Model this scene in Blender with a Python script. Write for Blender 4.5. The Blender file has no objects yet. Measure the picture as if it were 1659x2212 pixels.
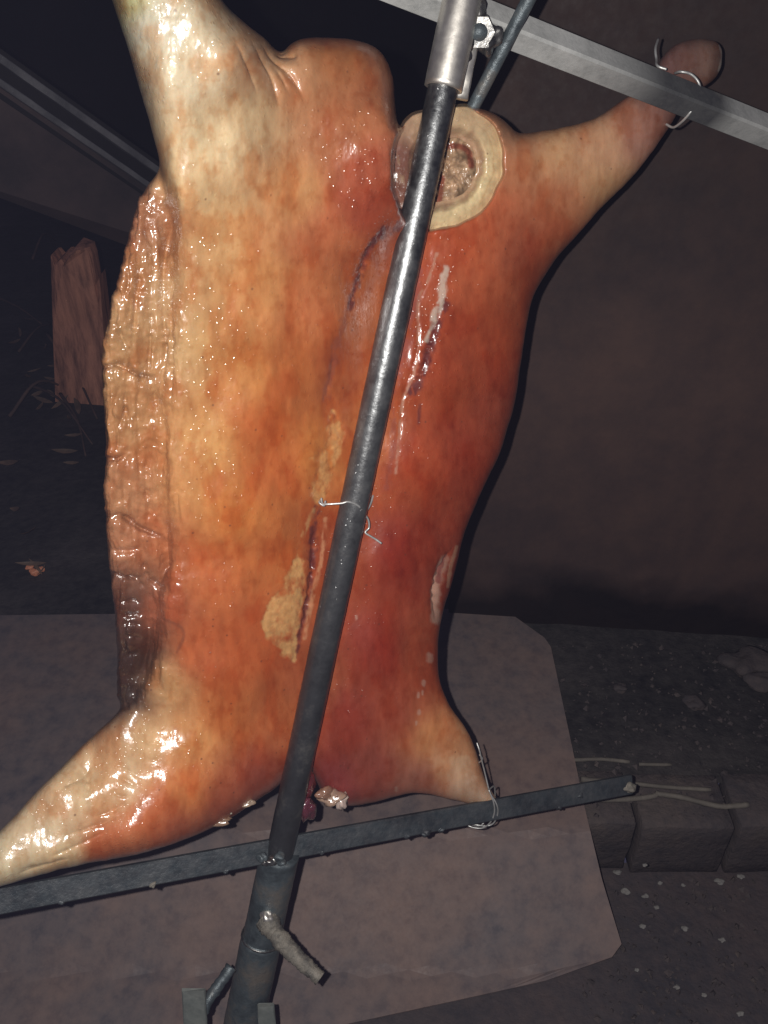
import bpy, bmesh, math, random
import numpy as np
from mathutils import Vector, Matrix

random.seed(7)
rng = np.random.default_rng(11)
scene = bpy.context.scene
COL = scene.collection

# ------------------------------------------------------------------ camera, world, light, exposure
PITCH = math.radians(36.0)
FX = 1659 / (2 * math.tan(math.radians(25.0)))          # focal length in picture units (picture 1659 x 2212)
CAM = np.array([0.0, 0.0, 1.5])
FWD = np.array([0, math.cos(PITCH), -math.sin(PITCH)])
UPV = np.array([0, math.sin(PITCH), math.cos(PITCH)])
RGT = np.array([1.0, 0, 0])
cam_data = bpy.data.cameras.new('camera')
cam = bpy.data.objects.new('camera', cam_data)
COL.objects.link(cam)
cam.location = CAM
cam.rotation_euler = (math.pi / 2 - PITCH, 0, 0)
cam_data.sensor_fit = 'HORIZONTAL'
cam_data.angle = math.radians(50.0)
cam_data.clip_start = 0.02
cam_data.clip_end = 60
scene.camera = cam

world = bpy.data.worlds.new('World')
scene.world = world
world.use_nodes = True
bg = world.node_tree.nodes['Background']
bg.inputs[0].default_value = (0.62, 0.58, 1.0, 1)
bg.inputs[1].default_value = 0.05

FLASH_AT = CAM - 0.042 * RGT + 0.012 * UPV
fl = bpy.data.lights.new('flash', 'POINT')
fl.energy = 54
fl.color = (1.0, 0.97, 0.93)
fl.shadow_soft_size = 0.005
flo = bpy.data.objects.new('flash', fl)
flo.location = FLASH_AT
COL.objects.link(flo)

scene.view_settings.view_transform = 'Standard'
scene.view_settings.look = 'None'
scene.view_settings.exposure = 0.0
scene.view_settings.gamma = 1.0
scene.view_settings.use_curve_mapping = False
scene.render.resolution_x = 768
scene.render.resolution_y = 1024
scene.cycles.max_bounces = 6
scene.cycles.sample_clamp_indirect = 4
scene.cycles.use_denoising = True


def P(px, py, d):
    """picture position and distance along the view axis -> place in the world"""
    px = np.asarray(px, float); py = np.asarray(py, float); d = np.asarray(d, float)
    a = (px - 829.5) / FX * d
    b = (1106 - py) / FX * d
    return CAM + a[..., None] * RGT + b[..., None] * UPV + d[..., None] * FWD


def G(px, py, z=0.0):
    """where the line of sight meets the level z"""
    r = (px - 829.5) / FX * RGT + (1106 - py) / FX * UPV + FWD
    return CAM + r * ((z - CAM[2]) / r[2])


def zp(px, py):
    """distance of the spit's plane: its left side and its top are nearer"""
    px = np.asarray(px, float); py = np.asarray(py, float)
    t = np.clip((py - 200) / 1650, -0.1, 1.1)
    return 1.15 + 0.0003 * (px - 603) + 0.00022 * (py - 1830) - 0.060 * t * (1 - t)


def lin(c):
    c = np.asarray(c, float) / 255.0
    return np.where(c <= 0.04045, c / 12.92, ((c + 0.055) / 1.055) ** 2.4)

# ------------------------------------------------------------------ objects


def empty(name, loc, label, cat, group=None):
    o = bpy.data.objects.new(name, None)
    o.empty_display_size = 0.05
    o.location = loc
    COL.objects.link(o)
    o['label'] = label; o['category'] = cat
    if group: o['group'] = group
    return o


def root_loc(o):
    l = Vector((0, 0, 0))
    while o is not None:
        l += o.location
        o = o.parent
    return l


def obj(name, verts, faces, mat, parent=None, smooth=True, label=None, cat=None, group=None, kind=None):
    verts = np.asarray(verts, float)
    if parent is not None:
        org = np.array(root_loc(parent))
    else:
        org = np.array([verts[:, 0].mean(), verts[:, 1].mean(), verts[:, 2].min()])
    me = bpy.data.meshes.new(name)
    me.from_pydata((verts - org).tolist(), [], faces if isinstance(faces, list) else faces.tolist())
    if len(me.polygons) < 30000:
        bm_ = bmesh.new(); bm_.from_mesh(me)
        bmesh.ops.recalc_face_normals(bm_, faces=bm_.faces[:])
        bm_.to_mesh(me); bm_.free()
    if smooth:
        me.polygons.foreach_set('use_smooth', [True] * len(me.polygons))
    me.materials.append(mat)
    me.update()
    o = bpy.data.objects.new(name, me)
    COL.objects.link(o)
    if parent is not None:
        o.parent = parent
    else:
        o.location = org
    if label: o['label'] = label
    if cat: o['category'] = cat
    if group: o['group'] = group
    if kind: o['kind'] = kind
    return o

# ------------------------------------------------------------------ shapes


def smooth_path(pts, n):
    """Catmull-Rom through pts"""
    pts = np.asarray(pts, float)
    q = np.vstack([2 * pts[0] - pts[1], pts, 2 * pts[-1] - pts[-2]])
    out = []
    m = len(pts) - 1
    for i in range(m):
        p0, p1, p2, p3 = q[i:i + 4]
        for t in np.linspace(0, 1, n, endpoint=False):
            out.append(0.5 * ((2 * p1) + (p2 - p0) * t + (2 * p0 - 5 * p1 + 4 * p2 - p3) * t * t + (3 * p1 - p0 - 3 * p2 + p3) * t ** 3))
    out.append(pts[-1])
    return np.array(out)


def tube(path, rad, n=16, noise=0.0, cap=True, hollow=None):
    path = np.asarray(path, float)
    m = len(path)
    rad = np.full(m, rad, float) if np.isscalar(rad) else np.asarray(rad, float)
    tan = np.gradient(path, axis=0)
    tan /= np.linalg.norm(tan, axis=1)[:, None] + 1e-12
    ref = np.array([0, 0, 1.0]) if abs(tan[0][2]) < 0.8 else np.array([1.0, 0, 0])
    u = np.cross(tan[0], ref); u /= np.linalg.norm(u)
    V = []
    for i in range(m):
        u = u - tan[i] * np.dot(u, tan[i]); u /= np.linalg.norm(u)
        v = np.cross(tan[i], u)
        for k in range(n):
            a = 2 * math.pi * k / n
            r = rad[i] * (1 + noise * rng.normal())
            V.append(path[i] + r * (math.cos(a) * u + math.sin(a) * v))
    F = []
    for i in range(m - 1):
        for k in range(n):
            F.append((i * n + k, i * n + (k + 1) % n, (i + 1) * n + (k + 1) % n, (i + 1) * n + k))
    if cap:
        F.append(tuple(range(n - 1, -1, -1)))
        F.append(tuple((m - 1) * n + k for k in range(n)))
    return np.array(V), F


def densify(p0, p1, n):
    t = np.linspace(0, 1, n)[:, None]
    return np.asarray(p0) * (1 - t) + np.asarray(p1) * t


def bar(p0, p1, w, h, up, n=2, bev=0.0015, rough=0.0, roll=0.0):
    """rectangular bar: h across the direction up, w across the other one; bevelled corners"""
    p0 = np.asarray(p0, float); p1 = np.asarray(p1, float)
    t = p1 - p0; t /= np.linalg.norm(t)
    up = np.asarray(up, float); up = up - t * np.dot(up, t); up /= np.linalg.norm(up)
    s = np.cross(t, up)
    if roll:
        up, s = up * math.cos(roll) + s * math.sin(roll), s * math.cos(roll) - up * math.sin(roll)
    a, b = w / 2, h / 2
    prof = [(-a + bev, -b), (a - bev, -b), (a, -b + bev), (a, b - bev), (a - bev, b), (-a + bev, b), (-a, b - bev), (-a, -b + bev)]
    V = []
    for c in densify(p0, p1, n):
        for x, y in prof:
            V.append(c + s * x + up * y + rough * rng.normal(size=3))
    F = []
    k = 8
    for i in range(n - 1):
        for j in range(k):
            F.append((i * k + j, i * k + (j + 1) % k, (i + 1) * k + (j + 1) % k, (i + 1) * k + j))
    F.append(tuple(range(k - 1, -1, -1)))
    F.append(tuple((n - 1) * k + j for j in range(k)))
    return np.array(V), F


def blob(c, r, n=12, noise=0.15, axes=None, seed=0):
    """lumpy ball"""
    bm = bmesh.new()
    bmesh.ops.create_icosphere(bm, subdivisions=3, radius=1.0)
    V = np.array([v.co[:] for v in bm.verts])
    F = [tuple(v.index for v in f.verts) for f in bm.faces]
    bm.free()
    lr = np.random.default_rng(seed)
    k = np.zeros(len(V))
    for _ in range(7):
        w = lr.normal(size=3) * 3.2
        k += np.sin(V @ w + lr.uniform(0, 6.28)) / 7 * 2.2
    V = V * (1 + noise * k)[:, None] * np.asarray(r)
    if axes is not None:
        V = V @ np.asarray(axes)
    return V + np.asarray(c), F


def merge(parts):
    V = []; F = []; n = 0
    for v, f in parts:
        V.append(np.asarray(v)); F += [tuple(i + n for i in q) for q in f]; n += len(v)
    return np.vstack(V), F


def slab(poly, z0, z1):
    """flat plate from a plan outline with a small chamfer"""
    n = len(poly)
    poly = np.asarray(poly, float)
    V = [(x, y, z0) for x, y in poly] + [(x, y, z1) for x, y in poly]
    F = [tuple(range(n - 1, -1, -1)), tuple(range(n, 2 * n))]
    for i in range(n):
        j = (i + 1) % n
        F.append((i, j, n + j, n + i))
    area = 0.5 * sum(poly[i][0] * poly[(i + 1) % n][1] - poly[(i + 1) % n][0] * poly[i][1] for i in range(n))
    if area < 0:
        F = [tuple(reversed(f)) for f in F]
    return np.array(V), F

# ------------------------------------------------------------------ materials


def new_mat(name):
    m = bpy.data.materials.new(name)
    m.use_nodes = True
    nt = m.node_tree
    b = nt.nodes['Principled BSDF']
    return m, nt, b


def N(nt, typ, **kw):
    n = nt.nodes.new(typ)
    for k, v in kw.items():
        if k in n.inputs:
            n.inputs[k].default_value = v
        else:
            setattr(n, k, v)
    return n


def ramp(nt, src, stops):
    r = nt.nodes.new('ShaderNodeValToRGB')
    while len(r.color_ramp.elements) < len(stops):
        r.color_ramp.elements.new(0.5)
    for e, (p, c) in zip(r.color_ramp.elements, stops):
        e.position = p
        e.color = (c[0], c[1], c[2], 1) if not np.isscalar(c) else (c, c, c, 1)
    nt.links.new(src, r.inputs[0])
    return r


def surf_mat(name, cols, scale=6.0, detail=8.0, rough=(0.5, 0.8), metal=0.0, bump=0.3, bump_scale=40.0, stretch=(1, 1, 1), spec=0.5, cols2=None, scale2=30.0, mixf=0.4, dist=0.004):
    """mottled surface: a ramp of colours over noise, a second finer one mixed in, rough relief"""
    m, nt, b = new_mat(name)
    L = nt.links
    tc = N(nt, 'ShaderNodeTexCoord')
    mp = N(nt, 'ShaderNodeMapping'); mp.inputs['Scale'].default_value = stretch
    L.new(tc.outputs['Object'], mp.inputs[0])
    n1 = N(nt, 'ShaderNodeTexNoise', Scale=scale, Detail=detail, Roughness=0.62)
    L.new(mp.outputs[0], n1.inputs['Vector'])
    k = len(cols)
    r1 = ramp(nt, n1.outputs[0], [(0.3 + 0.4 * i / max(k - 1, 1), c) for i, c in enumerate(cols)])
    out = r1.outputs[0]
    if cols2 is not None:
        n2 = N(nt, 'ShaderNodeTexNoise', Scale=scale2, Detail=6.0, Roughness=0.7)
        L.new(mp.outputs[0], n2.inputs['Vector'])
        k = len(cols2)
        r2 = ramp(nt, n2.outputs[0], [(0.35 + 0.3 * i / max(k - 1, 1), c) for i, c in enumerate(cols2)])
        mx = N(nt, 'ShaderNodeMix', data_type='RGBA'); mx.inputs[0].default_value = mixf
        L.new(out, mx.inputs[6]); L.new(r2.outputs[0], mx.inputs[7])
        out = mx.outputs[2]
    L.new(out, b.inputs['Base Color'])
    n3 = N(nt, 'ShaderNodeTexNoise', Scale=bump_scale, Detail=6.0, Roughness=0.65)
    L.new(mp.outputs[0], n3.inputs['Vector'])
    mr = N(nt, 'ShaderNodeMapRange'); mr.inputs[1].default_value = 0.3; mr.inputs[2].default_value = 0.7
    mr.inputs[3].default_value = rough[0]; mr.inputs[4].default_value = rough[1]
    L.new(n3.outputs[0], mr.inputs[0]); L.new(mr.outputs[0], b.inputs['Roughness'])
    bp = N(nt, 'ShaderNodeBump'); bp.inputs['Strength'].default_value = bump; bp.inputs['Distance'].default_value = dist
    L.new(n3.outputs[0], bp.inputs['Height']); L.new(bp.outputs[0], b.inputs['Normal'])
    b.inputs['Metallic'].default_value = metal
    b.inputs['Specular IOR Level'].default_value = spec
    return m


M = {}
M['sheet'] = surf_mat('rusty_sheet_steel', [(0.060, 0.060, 0.078), (0.125, 0.105, 0.108), (0.185, 0.128, 0.112), (0.205, 0.13, 0.105)], scale=3.2, rough=(0.5, 0.75), bump=0.2, bump_scale=140, spec=0.3, cols2=[(0.05, 0.05, 0.066), (0.145, 0.115, 0.112), (0.21, 0.155, 0.14)], scale2=32, mixf=0.4, dist=0.001)
M['wall'] = surf_mat('rusty_wall_steel', [(0.040, 0.028, 0.029), (0.072, 0.044, 0.038), (0.098, 0.056, 0.044)], scale=1.6, rough=(0.6, 0.85), bump=0.15, bump_scale=60, spec=0.2, cols2=[(0.040, 0.030, 0.032), (0.090, 0.055, 0.046)], scale2=14, mixf=0.4, dist=0.002)
def tone_by_height(m):
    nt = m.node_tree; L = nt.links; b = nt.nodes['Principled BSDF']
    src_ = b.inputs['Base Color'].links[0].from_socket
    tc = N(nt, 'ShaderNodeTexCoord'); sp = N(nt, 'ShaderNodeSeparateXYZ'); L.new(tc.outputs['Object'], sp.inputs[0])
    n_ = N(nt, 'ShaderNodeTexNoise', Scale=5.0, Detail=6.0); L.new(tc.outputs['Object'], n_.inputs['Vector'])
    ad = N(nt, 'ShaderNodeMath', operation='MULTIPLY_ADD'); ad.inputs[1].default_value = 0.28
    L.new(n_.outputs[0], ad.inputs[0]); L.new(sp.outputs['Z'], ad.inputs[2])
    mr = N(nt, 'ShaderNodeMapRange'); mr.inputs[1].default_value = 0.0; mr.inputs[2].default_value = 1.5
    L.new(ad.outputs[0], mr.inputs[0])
    r = ramp(nt, mr.outputs[0], [(0.13, 0.16), (0.20, 1.0), (0.52, 1.0), (0.85, 0.42)])  # sooty along the base, even in the middle, darker towards the top
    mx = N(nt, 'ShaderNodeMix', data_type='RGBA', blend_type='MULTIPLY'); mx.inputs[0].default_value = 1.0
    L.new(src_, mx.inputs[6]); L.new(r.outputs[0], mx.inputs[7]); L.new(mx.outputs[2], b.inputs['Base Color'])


tone_by_height(M['wall'])
M['soot'] = surf_mat('soot_bed', [(0.012, 0.012, 0.014), (0.03, 0.027, 0.027), (0.07, 0.06, 0.058)], scale=4.0, rough=(0.8, 0.95), bump=0.6, bump_scale=45, spec=0.15, cols2=[(0.015, 0.015, 0.017), (0.10, 0.09, 0.085)], scale2=40, mixf=0.3, dist=0.012)
M['ground'] = surf_mat('sooty_earth', [(0.035, 0.034, 0.042), (0.062, 0.052, 0.056), (0.085, 0.062, 0.06)], scale=5.0, rough=(0.8, 0.95), bump=0.6, bump_scale=35, spec=0.15, cols2=[(0.035, 0.035, 0.042), (0.09, 0.068, 0.064)], scale2=45, mixf=0.4, dist=0.012)
M['brick'] = surf_mat('sooty_brick', [(0.04, 0.037, 0.042), (0.075, 0.062, 0.062), (0.11, 0.088, 0.075)], scale=9.0, rough=(0.8, 0.95), bump=0.7, bump_scale=60, spec=0.15, cols2=[(0.04, 0.038, 0.042), (0.11, 0.085, 0.078)], scale2=50, mixf=0.4, dist=0.008)
M['palebrick'] = surf_mat('pale_brick', [(0.06, 0.05, 0.048), (0.12, 0.095, 0.078), (0.18, 0.14, 0.11)], scale=9.0, rough=(0.8, 0.95), bump=0.7, bump_scale=60, spec=0.15, dist=0.008)
M['chip'] = surf_mat('ash_chip', [(0.12, 0.115, 0.11), (0.28, 0.265, 0.25)], scale=60, rough=(0.7, 0.9), bump=0.4, bump_scale=200, spec=0.3)
M['straw'] = surf_mat('dry_straw', [(0.08, 0.07, 0.06), (0.17, 0.15, 0.125)], scale=20, rough=(0.6, 0.8), bump=0.3, bump_scale=150, spec=0.3)
M['wood'] = surf_mat('split_wood', [(0.12, 0.055, 0.04), (0.42, 0.19, 0.13), (0.60, 0.27, 0.18)], scale=5, stretch=(7, 7, 0.9), rough=(0.6, 0.85), bump=0.6, bump_scale=16, spec=0.25, dist=0.01)  # glow of the embers is put into this reddish wood colour
M['twig'] = surf_mat('burnt_twig', [(0.03, 0.022, 0.02), (0.11, 0.06, 0.045)], scale=20, rough=(0.7, 0.9), bump=0.3, bump_scale=100)
M['leaf'] = surf_mat('dry_leaf', [(0.03, 0.025, 0.018), (0.14, 0.085, 0.055), (0.26, 0.16, 0.11)], scale=14, rough=(0.5, 0.8), bump=0.2, bump_scale=80)
M['pole'] = surf_mat('greasy_pole_steel', [(0.035, 0.035, 0.038), (0.085, 0.09, 0.095), (0.16, 0.165, 0.165)], scale=26, stretch=(1, 1, 0.35), rough=(0.26, 0.5), metal=0.75, bump=0.25, bump_scale=170, spec=0.6, dist=0.0012)
M['sleeve'] = surf_mat('bare_sleeve_steel', [(0.62, 0.58, 0.51), (0.94, 0.90, 0.83)], scale=18, rough=(0.38, 0.47), metal=0.95, bump=0.15, bump_scale=120, dist=0.0012)
M['weld'] = surf_mat('weld_steel', [(0.10, 0.10, 0.10), (0.34, 0.33, 0.31)], scale=60, rough=(0.2, 0.45), metal=0.9, bump=0.25, bump_scale=130, dist=0.002)
M['upbar'] = surf_mat('scratched_square_tube', [(0.015, 0.018, 0.022), (0.05, 0.053, 0.056), (0.20, 0.20, 0.195), (0.36, 0.36, 0.345), (0.40, 0.40, 0.385)], scale=6, rough=(0.45, 0.75), metal=0.25, bump=0.3, bump_scale=120, spec=0.5, cols2=[(0.08, 0.085, 0.09), (0.34, 0.34, 0.33)], scale2=70, mixf=0.4, dist=0.001)
M['lowbar'] = surf_mat('greasy_flat_bar', [(0.02, 0.026, 0.032), (0.06, 0.075, 0.085), (0.11, 0.12, 0.125)], scale=18, rough=(0.3, 0.6), metal=0.35, bump=0.5, bump_scale=110, spec=0.5, cols2=[(0.02, 0.025, 0.03), (0.11, 0.10, 0.10)], scale2=70, mixf=0.35, dist=0.003)
M['lowsleeve'] = surf_mat('sooty_clamp_steel', [(0.03, 0.038, 0.042), (0.09, 0.11, 0.12), (0.17, 0.15, 0.13)], scale=24, rough=(0.28, 0.6), metal=0.4, bump=0.5, bump_scale=120, spec=0.5, dist=0.003)
M['bolt'] = surf_mat('crusted_bolt', [(0.05, 0.05, 0.05), (0.17, 0.155, 0.13), (0.27, 0.24, 0.2)], scale=50, rough=(0.5, 0.8), metal=0.2, bump=0.8, bump_scale=110, dist=0.004)
M['plate'] = surf_mat('grey_green_plate', [(0.10, 0.115, 0.11), (0.19, 0.20, 0.185)], scale=30, rough=(0.5, 0.75), metal=0.2, bump=0.3, bump_scale=120, dist=0.001)
M['wire'] = surf_mat('binding_wire', [(0.42, 0.42, 0.41), (0.66, 0.66, 0.64)], scale=60, rough=(0.3, 0.5), metal=0.6, bump=0.1, bump_scale=300)
M['rail'] = surf_mat('angle_iron', [(0.06, 0.06, 0.068), (0.17, 0.165, 0.175)], scale=14, rough=(0.5, 0.8), metal=0.2, bump=0.3, bump_scale=120, dist=0.002)
M['hood'] = surf_mat('sooty_hood', [(0.03, 0.027, 0.03), (0.075, 0.055, 0.055), (0.11, 0.075, 0.07)], scale=3.0, rough=(0.6, 0.85), bump=0.2, bump_scale=60, spec=0.2, dist=0.003)
M['dark'] = surf_mat('soot_black_wall', [(0.012, 0.012, 0.014), (0.03, 0.026, 0.026)], scale=2.0, rough=(0.8, 0.95), bump=0.4, bump_scale=25, spec=0.15, dist=0.01)


def pole_mat(name='greasy_pole_steel', clean=((0.15, 0.15, 0.15), (0.36, 0.365, 0.365)), metal=(0.95, 0.3), coat=0.35, nscale=30.0, rgh=(0.30, 0.46)):
    m, nt, b = new_mat(name)
    L = nt.links
    tc = N(nt, 'ShaderNodeTexCoord')
    at = N(nt, 'ShaderNodeAttribute', attribute_name='burn')
    n1 = N(nt, 'ShaderNodeTexNoise', Scale=nscale, Detail=8.0, Roughness=0.7); L.new(tc.outputs['Object'], n1.inputs['Vector'])
    cl = ramp(nt, n1.outputs[0], [(0.3, clean[0]), (0.7, clean[1])])
    dk = ramp(nt, n1.outputs[0], [(0.3, (0.016, 0.016, 0.018)), (0.55, (0.042, 0.043, 0.046)), (0.75, (0.10, 0.095, 0.09))])
    ad = N(nt, 'ShaderNodeMath', operation='MULTIPLY_ADD'); ad.inputs[1].default_value = 0.9; ad.inputs[2].default_value = -0.45
    L.new(n1.outputs[0], ad.inputs[0])
    a2 = N(nt, 'ShaderNodeMath', operation='ADD', use_clamp=True); L.new(at.outputs['Fac'], a2.inputs[0]); L.new(ad.outputs[0], a2.inputs[1])
    mx = N(nt, 'ShaderNodeMix', data_type='RGBA'); L.new(a2.outputs[0], mx.inputs[0]); L.new(cl.outputs[0], mx.inputs[6]); L.new(dk.outputs[0], mx.inputs[7])
    L.new(mx.outputs[2], b.inputs['Base Color'])
    mt = N(nt, 'ShaderNodeMapRange'); mt.inputs[3].default_value = metal[0]; mt.inputs[4].default_value = metal[1]
    L.new(a2.outputs[0], mt.inputs[0]); L.new(mt.outputs[0], b.inputs['Metallic'])
    n2 = N(nt, 'ShaderNodeTexNoise', Scale=150.0, Detail=5.0, Roughness=0.6); L.new(tc.outputs['Object'], n2.inputs['Vector'])
    mr = N(nt, 'ShaderNodeMapRange'); mr.inputs[1].default_value = 0.3; mr.inputs[2].default_value = 0.7; mr.inputs[3].default_value = rgh[0]; mr.inputs[4].default_value = rgh[1]
    L.new(n2.outputs[0], mr.inputs[0]); L.new(mr.outputs[0], b.inputs['Roughness'])
    bp = N(nt, 'ShaderNodeBump'); bp.inputs['Strength'].default_value = 0.5; bp.inputs['Distance'].default_value = 0.0012
    L.new(n2.outputs[0], bp.inputs['Height']); L.new(bp.outputs[0], b.inputs['Normal'])
    # thin film of fat with drops
    v2 = N(nt, 'ShaderNodeTexVoronoi', Scale=120.0); L.new(tc.outputs['Object'], v2.inputs['Vector'])
    dr = ramp(nt, v2.outputs['Distance'], [(0.0, 1.0), (0.3, 0.0)])
    b4 = N(nt, 'ShaderNodeBump'); b4.inputs['Strength'].default_value = 0.7; b4.inputs['Distance'].default_value = 0.0015
    L.new(dr.outputs[0], b4.inputs['Height']); L.new(b4.outputs[0], b.inputs['Coat Normal'])
    b.inputs['Coat Weight'].default_value = coat; b.inputs['Coat Roughness'].default_value = 0.16
    return m


M['pole'] = pole_mat(clean=((0.075, 0.077, 0.08), (0.27, 0.275, 0.275)))
M['upbar'] = pole_mat('scratched_square_tube', ((0.20, 0.205, 0.20), (0.62, 0.62, 0.60)), (0.15, 0.05), 0.0, 22.0, (0.68, 0.9))


def ember_mat():
    m, nt, b = new_mat('ember')
    b.inputs['Base Color'].default_value = (0.25, 0.12, 0.08, 1)
    n = N(nt, 'ShaderNodeTexNoise', Scale=60.0, Detail=3.0)
    r = ramp(nt, n.outputs[0], [(0.42, (0.0, 0.0, 0.0)), (0.62, (1.0, 0.32, 0.15))])
    nt.links.new(r.outputs[0], b.inputs['Emission Color'])
    b.inputs['Emission Strength'].default_value = 0.22
    return m


M['ember'] = ember_mat()


def skin_mat(name, rough=(0.24, 0.52), drop=1.0):
    """roast skin: browning and left-in shading from the mesh's own colour layer, fine streaks and specks, greasy drops as relief"""
    m, nt, b = new_mat(name)
    L = nt.links
    at = N(nt, 'ShaderNodeAttribute', attribute_name='roast')
    gr = N(nt, 'ShaderNodeAttribute', attribute_name='grease')
    tc = N(nt, 'ShaderNodeTexCoord')
    # fine streaks along the body
    mp = N(nt, 'ShaderNodeMapping'); mp.inputs['Scale'].default_value = (1, 0.6, 0.28)
    L.new(tc.outputs['Object'], mp.inputs[0])
    n1 = N(nt, 'ShaderNodeTexNoise', Scale=85.0, Detail=6.0, Roughness=0.65)
    L.new(mp.outputs[0], n1.inputs['Vector'])
    r1 = ramp(nt, n1.outputs[0], [(0.3, (0.84, 0.77, 0.72)), (0.5, (1, 1, 1)), (0.72, (1.12, 1.14, 1.16))])
    mx = N(nt, 'ShaderNodeMix', data_type='RGBA', blend_type='MULTIPLY'); mx.inputs[0].default_value = 0.75
    L.new(at.outputs['Color'], mx.inputs[6]); L.new(r1.outputs[0], mx.inputs[7])
    # burnt specks
    v1 = N(nt, 'ShaderNodeTexVoronoi', Scale=75.0); v1.inputs['Randomness'].default_value = 1.0
    L.new(tc.outputs['Object'], v1.inputs['Vector'])
    sp = ramp(nt, v1.outputs['Distance'], [(0.07, 1.0), (0.14, 0.0)])
    wn = N(nt, 'ShaderNodeTexWhiteNoise')
    L.new(v1.outputs['Color'], wn.inputs['Vector'])
    th = N(nt, 'ShaderNodeMath', operation='GREATER_THAN'); th.inputs[1].default_value = 0.80
    L.new(wn.outputs['Value'], th.inputs[0])
    ml = N(nt, 'ShaderNodeMath', operation='MULTIPLY')
    L.new(sp.outputs[0], ml.inputs[0]); L.new(th.outputs[0], ml.inputs[1])
    m3 = N(nt, 'ShaderNodeMath', operation='MULTIPLY'); m3.inputs[1].default_value = 0.6
    L.new(ml.outputs[0], m3.inputs[0])
    mx2 = N(nt, 'ShaderNodeMix', data_type='RGBA'); mx2.inputs[7].default_value = (0.10, 0.035, 0.02, 1)
    L.new(m3.outputs[0], mx2.inputs[0]); L.new(mx.outputs[2], mx2.inputs[6])
    L.new(mx2.outputs[2], b.inputs['Base Color'])
    # gloss
    n2 = N(nt, 'ShaderNodeTexNoise', Scale=30.0, Detail=5.0, Roughness=0.6)
    L.new(tc.outputs['Object'], n2.inputs['Vector'])
    ad = N(nt, 'ShaderNodeMath', operation='MULTIPLY_ADD'); ad.inputs[1].default_value = -0.55; ad.inputs[2].default_value = 0.85
    L.new(gr.outputs['Fac'], ad.inputs[0])
    mm = N(nt, 'ShaderNodeMath', operation='MULTIPLY')
    L.new(n2.outputs[0], mm.inputs[0]); L.new(ad.outputs[0], mm.inputs[1])
    mr = N(nt, 'ShaderNodeMapRange'); mr.inputs[1].default_value = 0.1; mr.inputs[2].default_value = 0.5
    mr.inputs[3].default_value = rough[0]; mr.inputs[4].default_value = rough[1]
    L.new(mm.outputs[0], mr.inputs[0]); L.new(mr.outputs[0], b.inputs['Roughness'])
    # relief: pores + grease drops, more where greasy
    n3 = N(nt, 'ShaderNodeTexNoise', Scale=330.0, Detail=4.0, Roughness=0.6)
    L.new(tc.outputs['Object'], n3.inputs['Vector'])
    v2 = N(nt, 'ShaderNodeTexVoronoi', Scale=190.0)
    L.new(tc.outputs['Object'], v2.inputs['Vector'])
    dr = ramp(nt, v2.outputs['Distance'], [(0.0, 1.0), (0.33, 0.0)])
    wn2 = N(nt, 'ShaderNodeTexWhiteNoise'); L.new(v2.outputs['Color'], wn2.inputs['Vector'])
    gt = N(nt, 'ShaderNodeMath', operation='LESS_THAN')
    sc = N(nt, 'ShaderNodeMath', operation='MULTIPLY_ADD'); sc.inputs[1].default_value = 0.75; sc.inputs[2].default_value = 0.10
    L.new(gr.outputs['Fac'], sc.inputs[0])
    L.new(wn2.outputs['Value'], gt.inputs[0]); L.new(sc.outputs[0], gt.inputs[1])
    dm = N(nt, 'ShaderNodeMath', operation='MULTIPLY')
    L.new(dr.outputs[0], dm.inputs[0]); L.new(gt.outputs[0], dm.inputs[1])
    b1 = N(nt, 'ShaderNodeBump'); b1.inputs['Strength'].default_value = 0.14; b1.inputs['Distance'].default_value = 0.0012
    L.new(n3.outputs[0], b1.inputs['Height'])
    b2 = N(nt, 'ShaderNodeBump'); b2.inputs['Strength'].default_value = 0.4 * drop; b2.inputs['Distance'].default_value = 0.0006
    L.new(dm.outputs[0], b2.inputs['Height']); L.new(b1.outputs[0], b2.inputs['Normal'])
    L.new(b2.outputs[0], b.inputs['Normal'])
    b.inputs['Specular IOR Level'].default_value = 0.42
    cw = N(nt, 'ShaderNodeMath', operation='MULTIPLY_ADD'); cw.inputs[1].default_value = 0.9; cw.inputs[2].default_value = 0.05
    L.new(gr.outputs['Fac'], cw.inputs[0]); L.new(cw.outputs[0], b.inputs['Coat Weight'])
    b.inputs['Coat Roughness'].default_value = 0.15; b.inputs['Coat IOR'].default_value = 1.75
    # film of fat: fine ripples and drops carry the glints
    n4 = N(nt, 'ShaderNodeTexNoise', Scale=240.0, Detail=3.0, Roughness=0.5)
    L.new(mp.outputs[0], n4.inputs['Vector'])
    b3 = N(nt, 'ShaderNodeBump'); b3.inputs['Strength'].default_value = 1.0; b3.inputs['Distance'].default_value = 0.0009
    L.new(n4.outputs[0], b3.inputs['Height'])
    b4 = N(nt, 'ShaderNodeBump'); b4.inputs['Strength'].default_value = 1.0 * drop; b4.inputs['Distance'].default_value = 0.0010
    L.new(dm.outputs[0], b4.inputs['Height']); L.new(b3.outputs[0], b4.inputs['Normal'])
    L.new(b4.outputs[0], b.inputs['Coat Normal'])
    b.inputs['Subsurface Weight'].default_value = 0.12
    b.inputs['Subsurface Radius'].default_value = (1.0, 0.35, 0.15)
    b.inputs['Subsurface Scale'].default_value = 0.006
    return m


M['skin'] = skin_mat('roast_skin')
M['meat'] = skin_mat('moist_meat', rough=(0.16, 0.34), drop=1.2)

# ------------------------------------------------------------------ the setting
HEARTH = 0.15
FRONT_Y = 0.879


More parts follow.
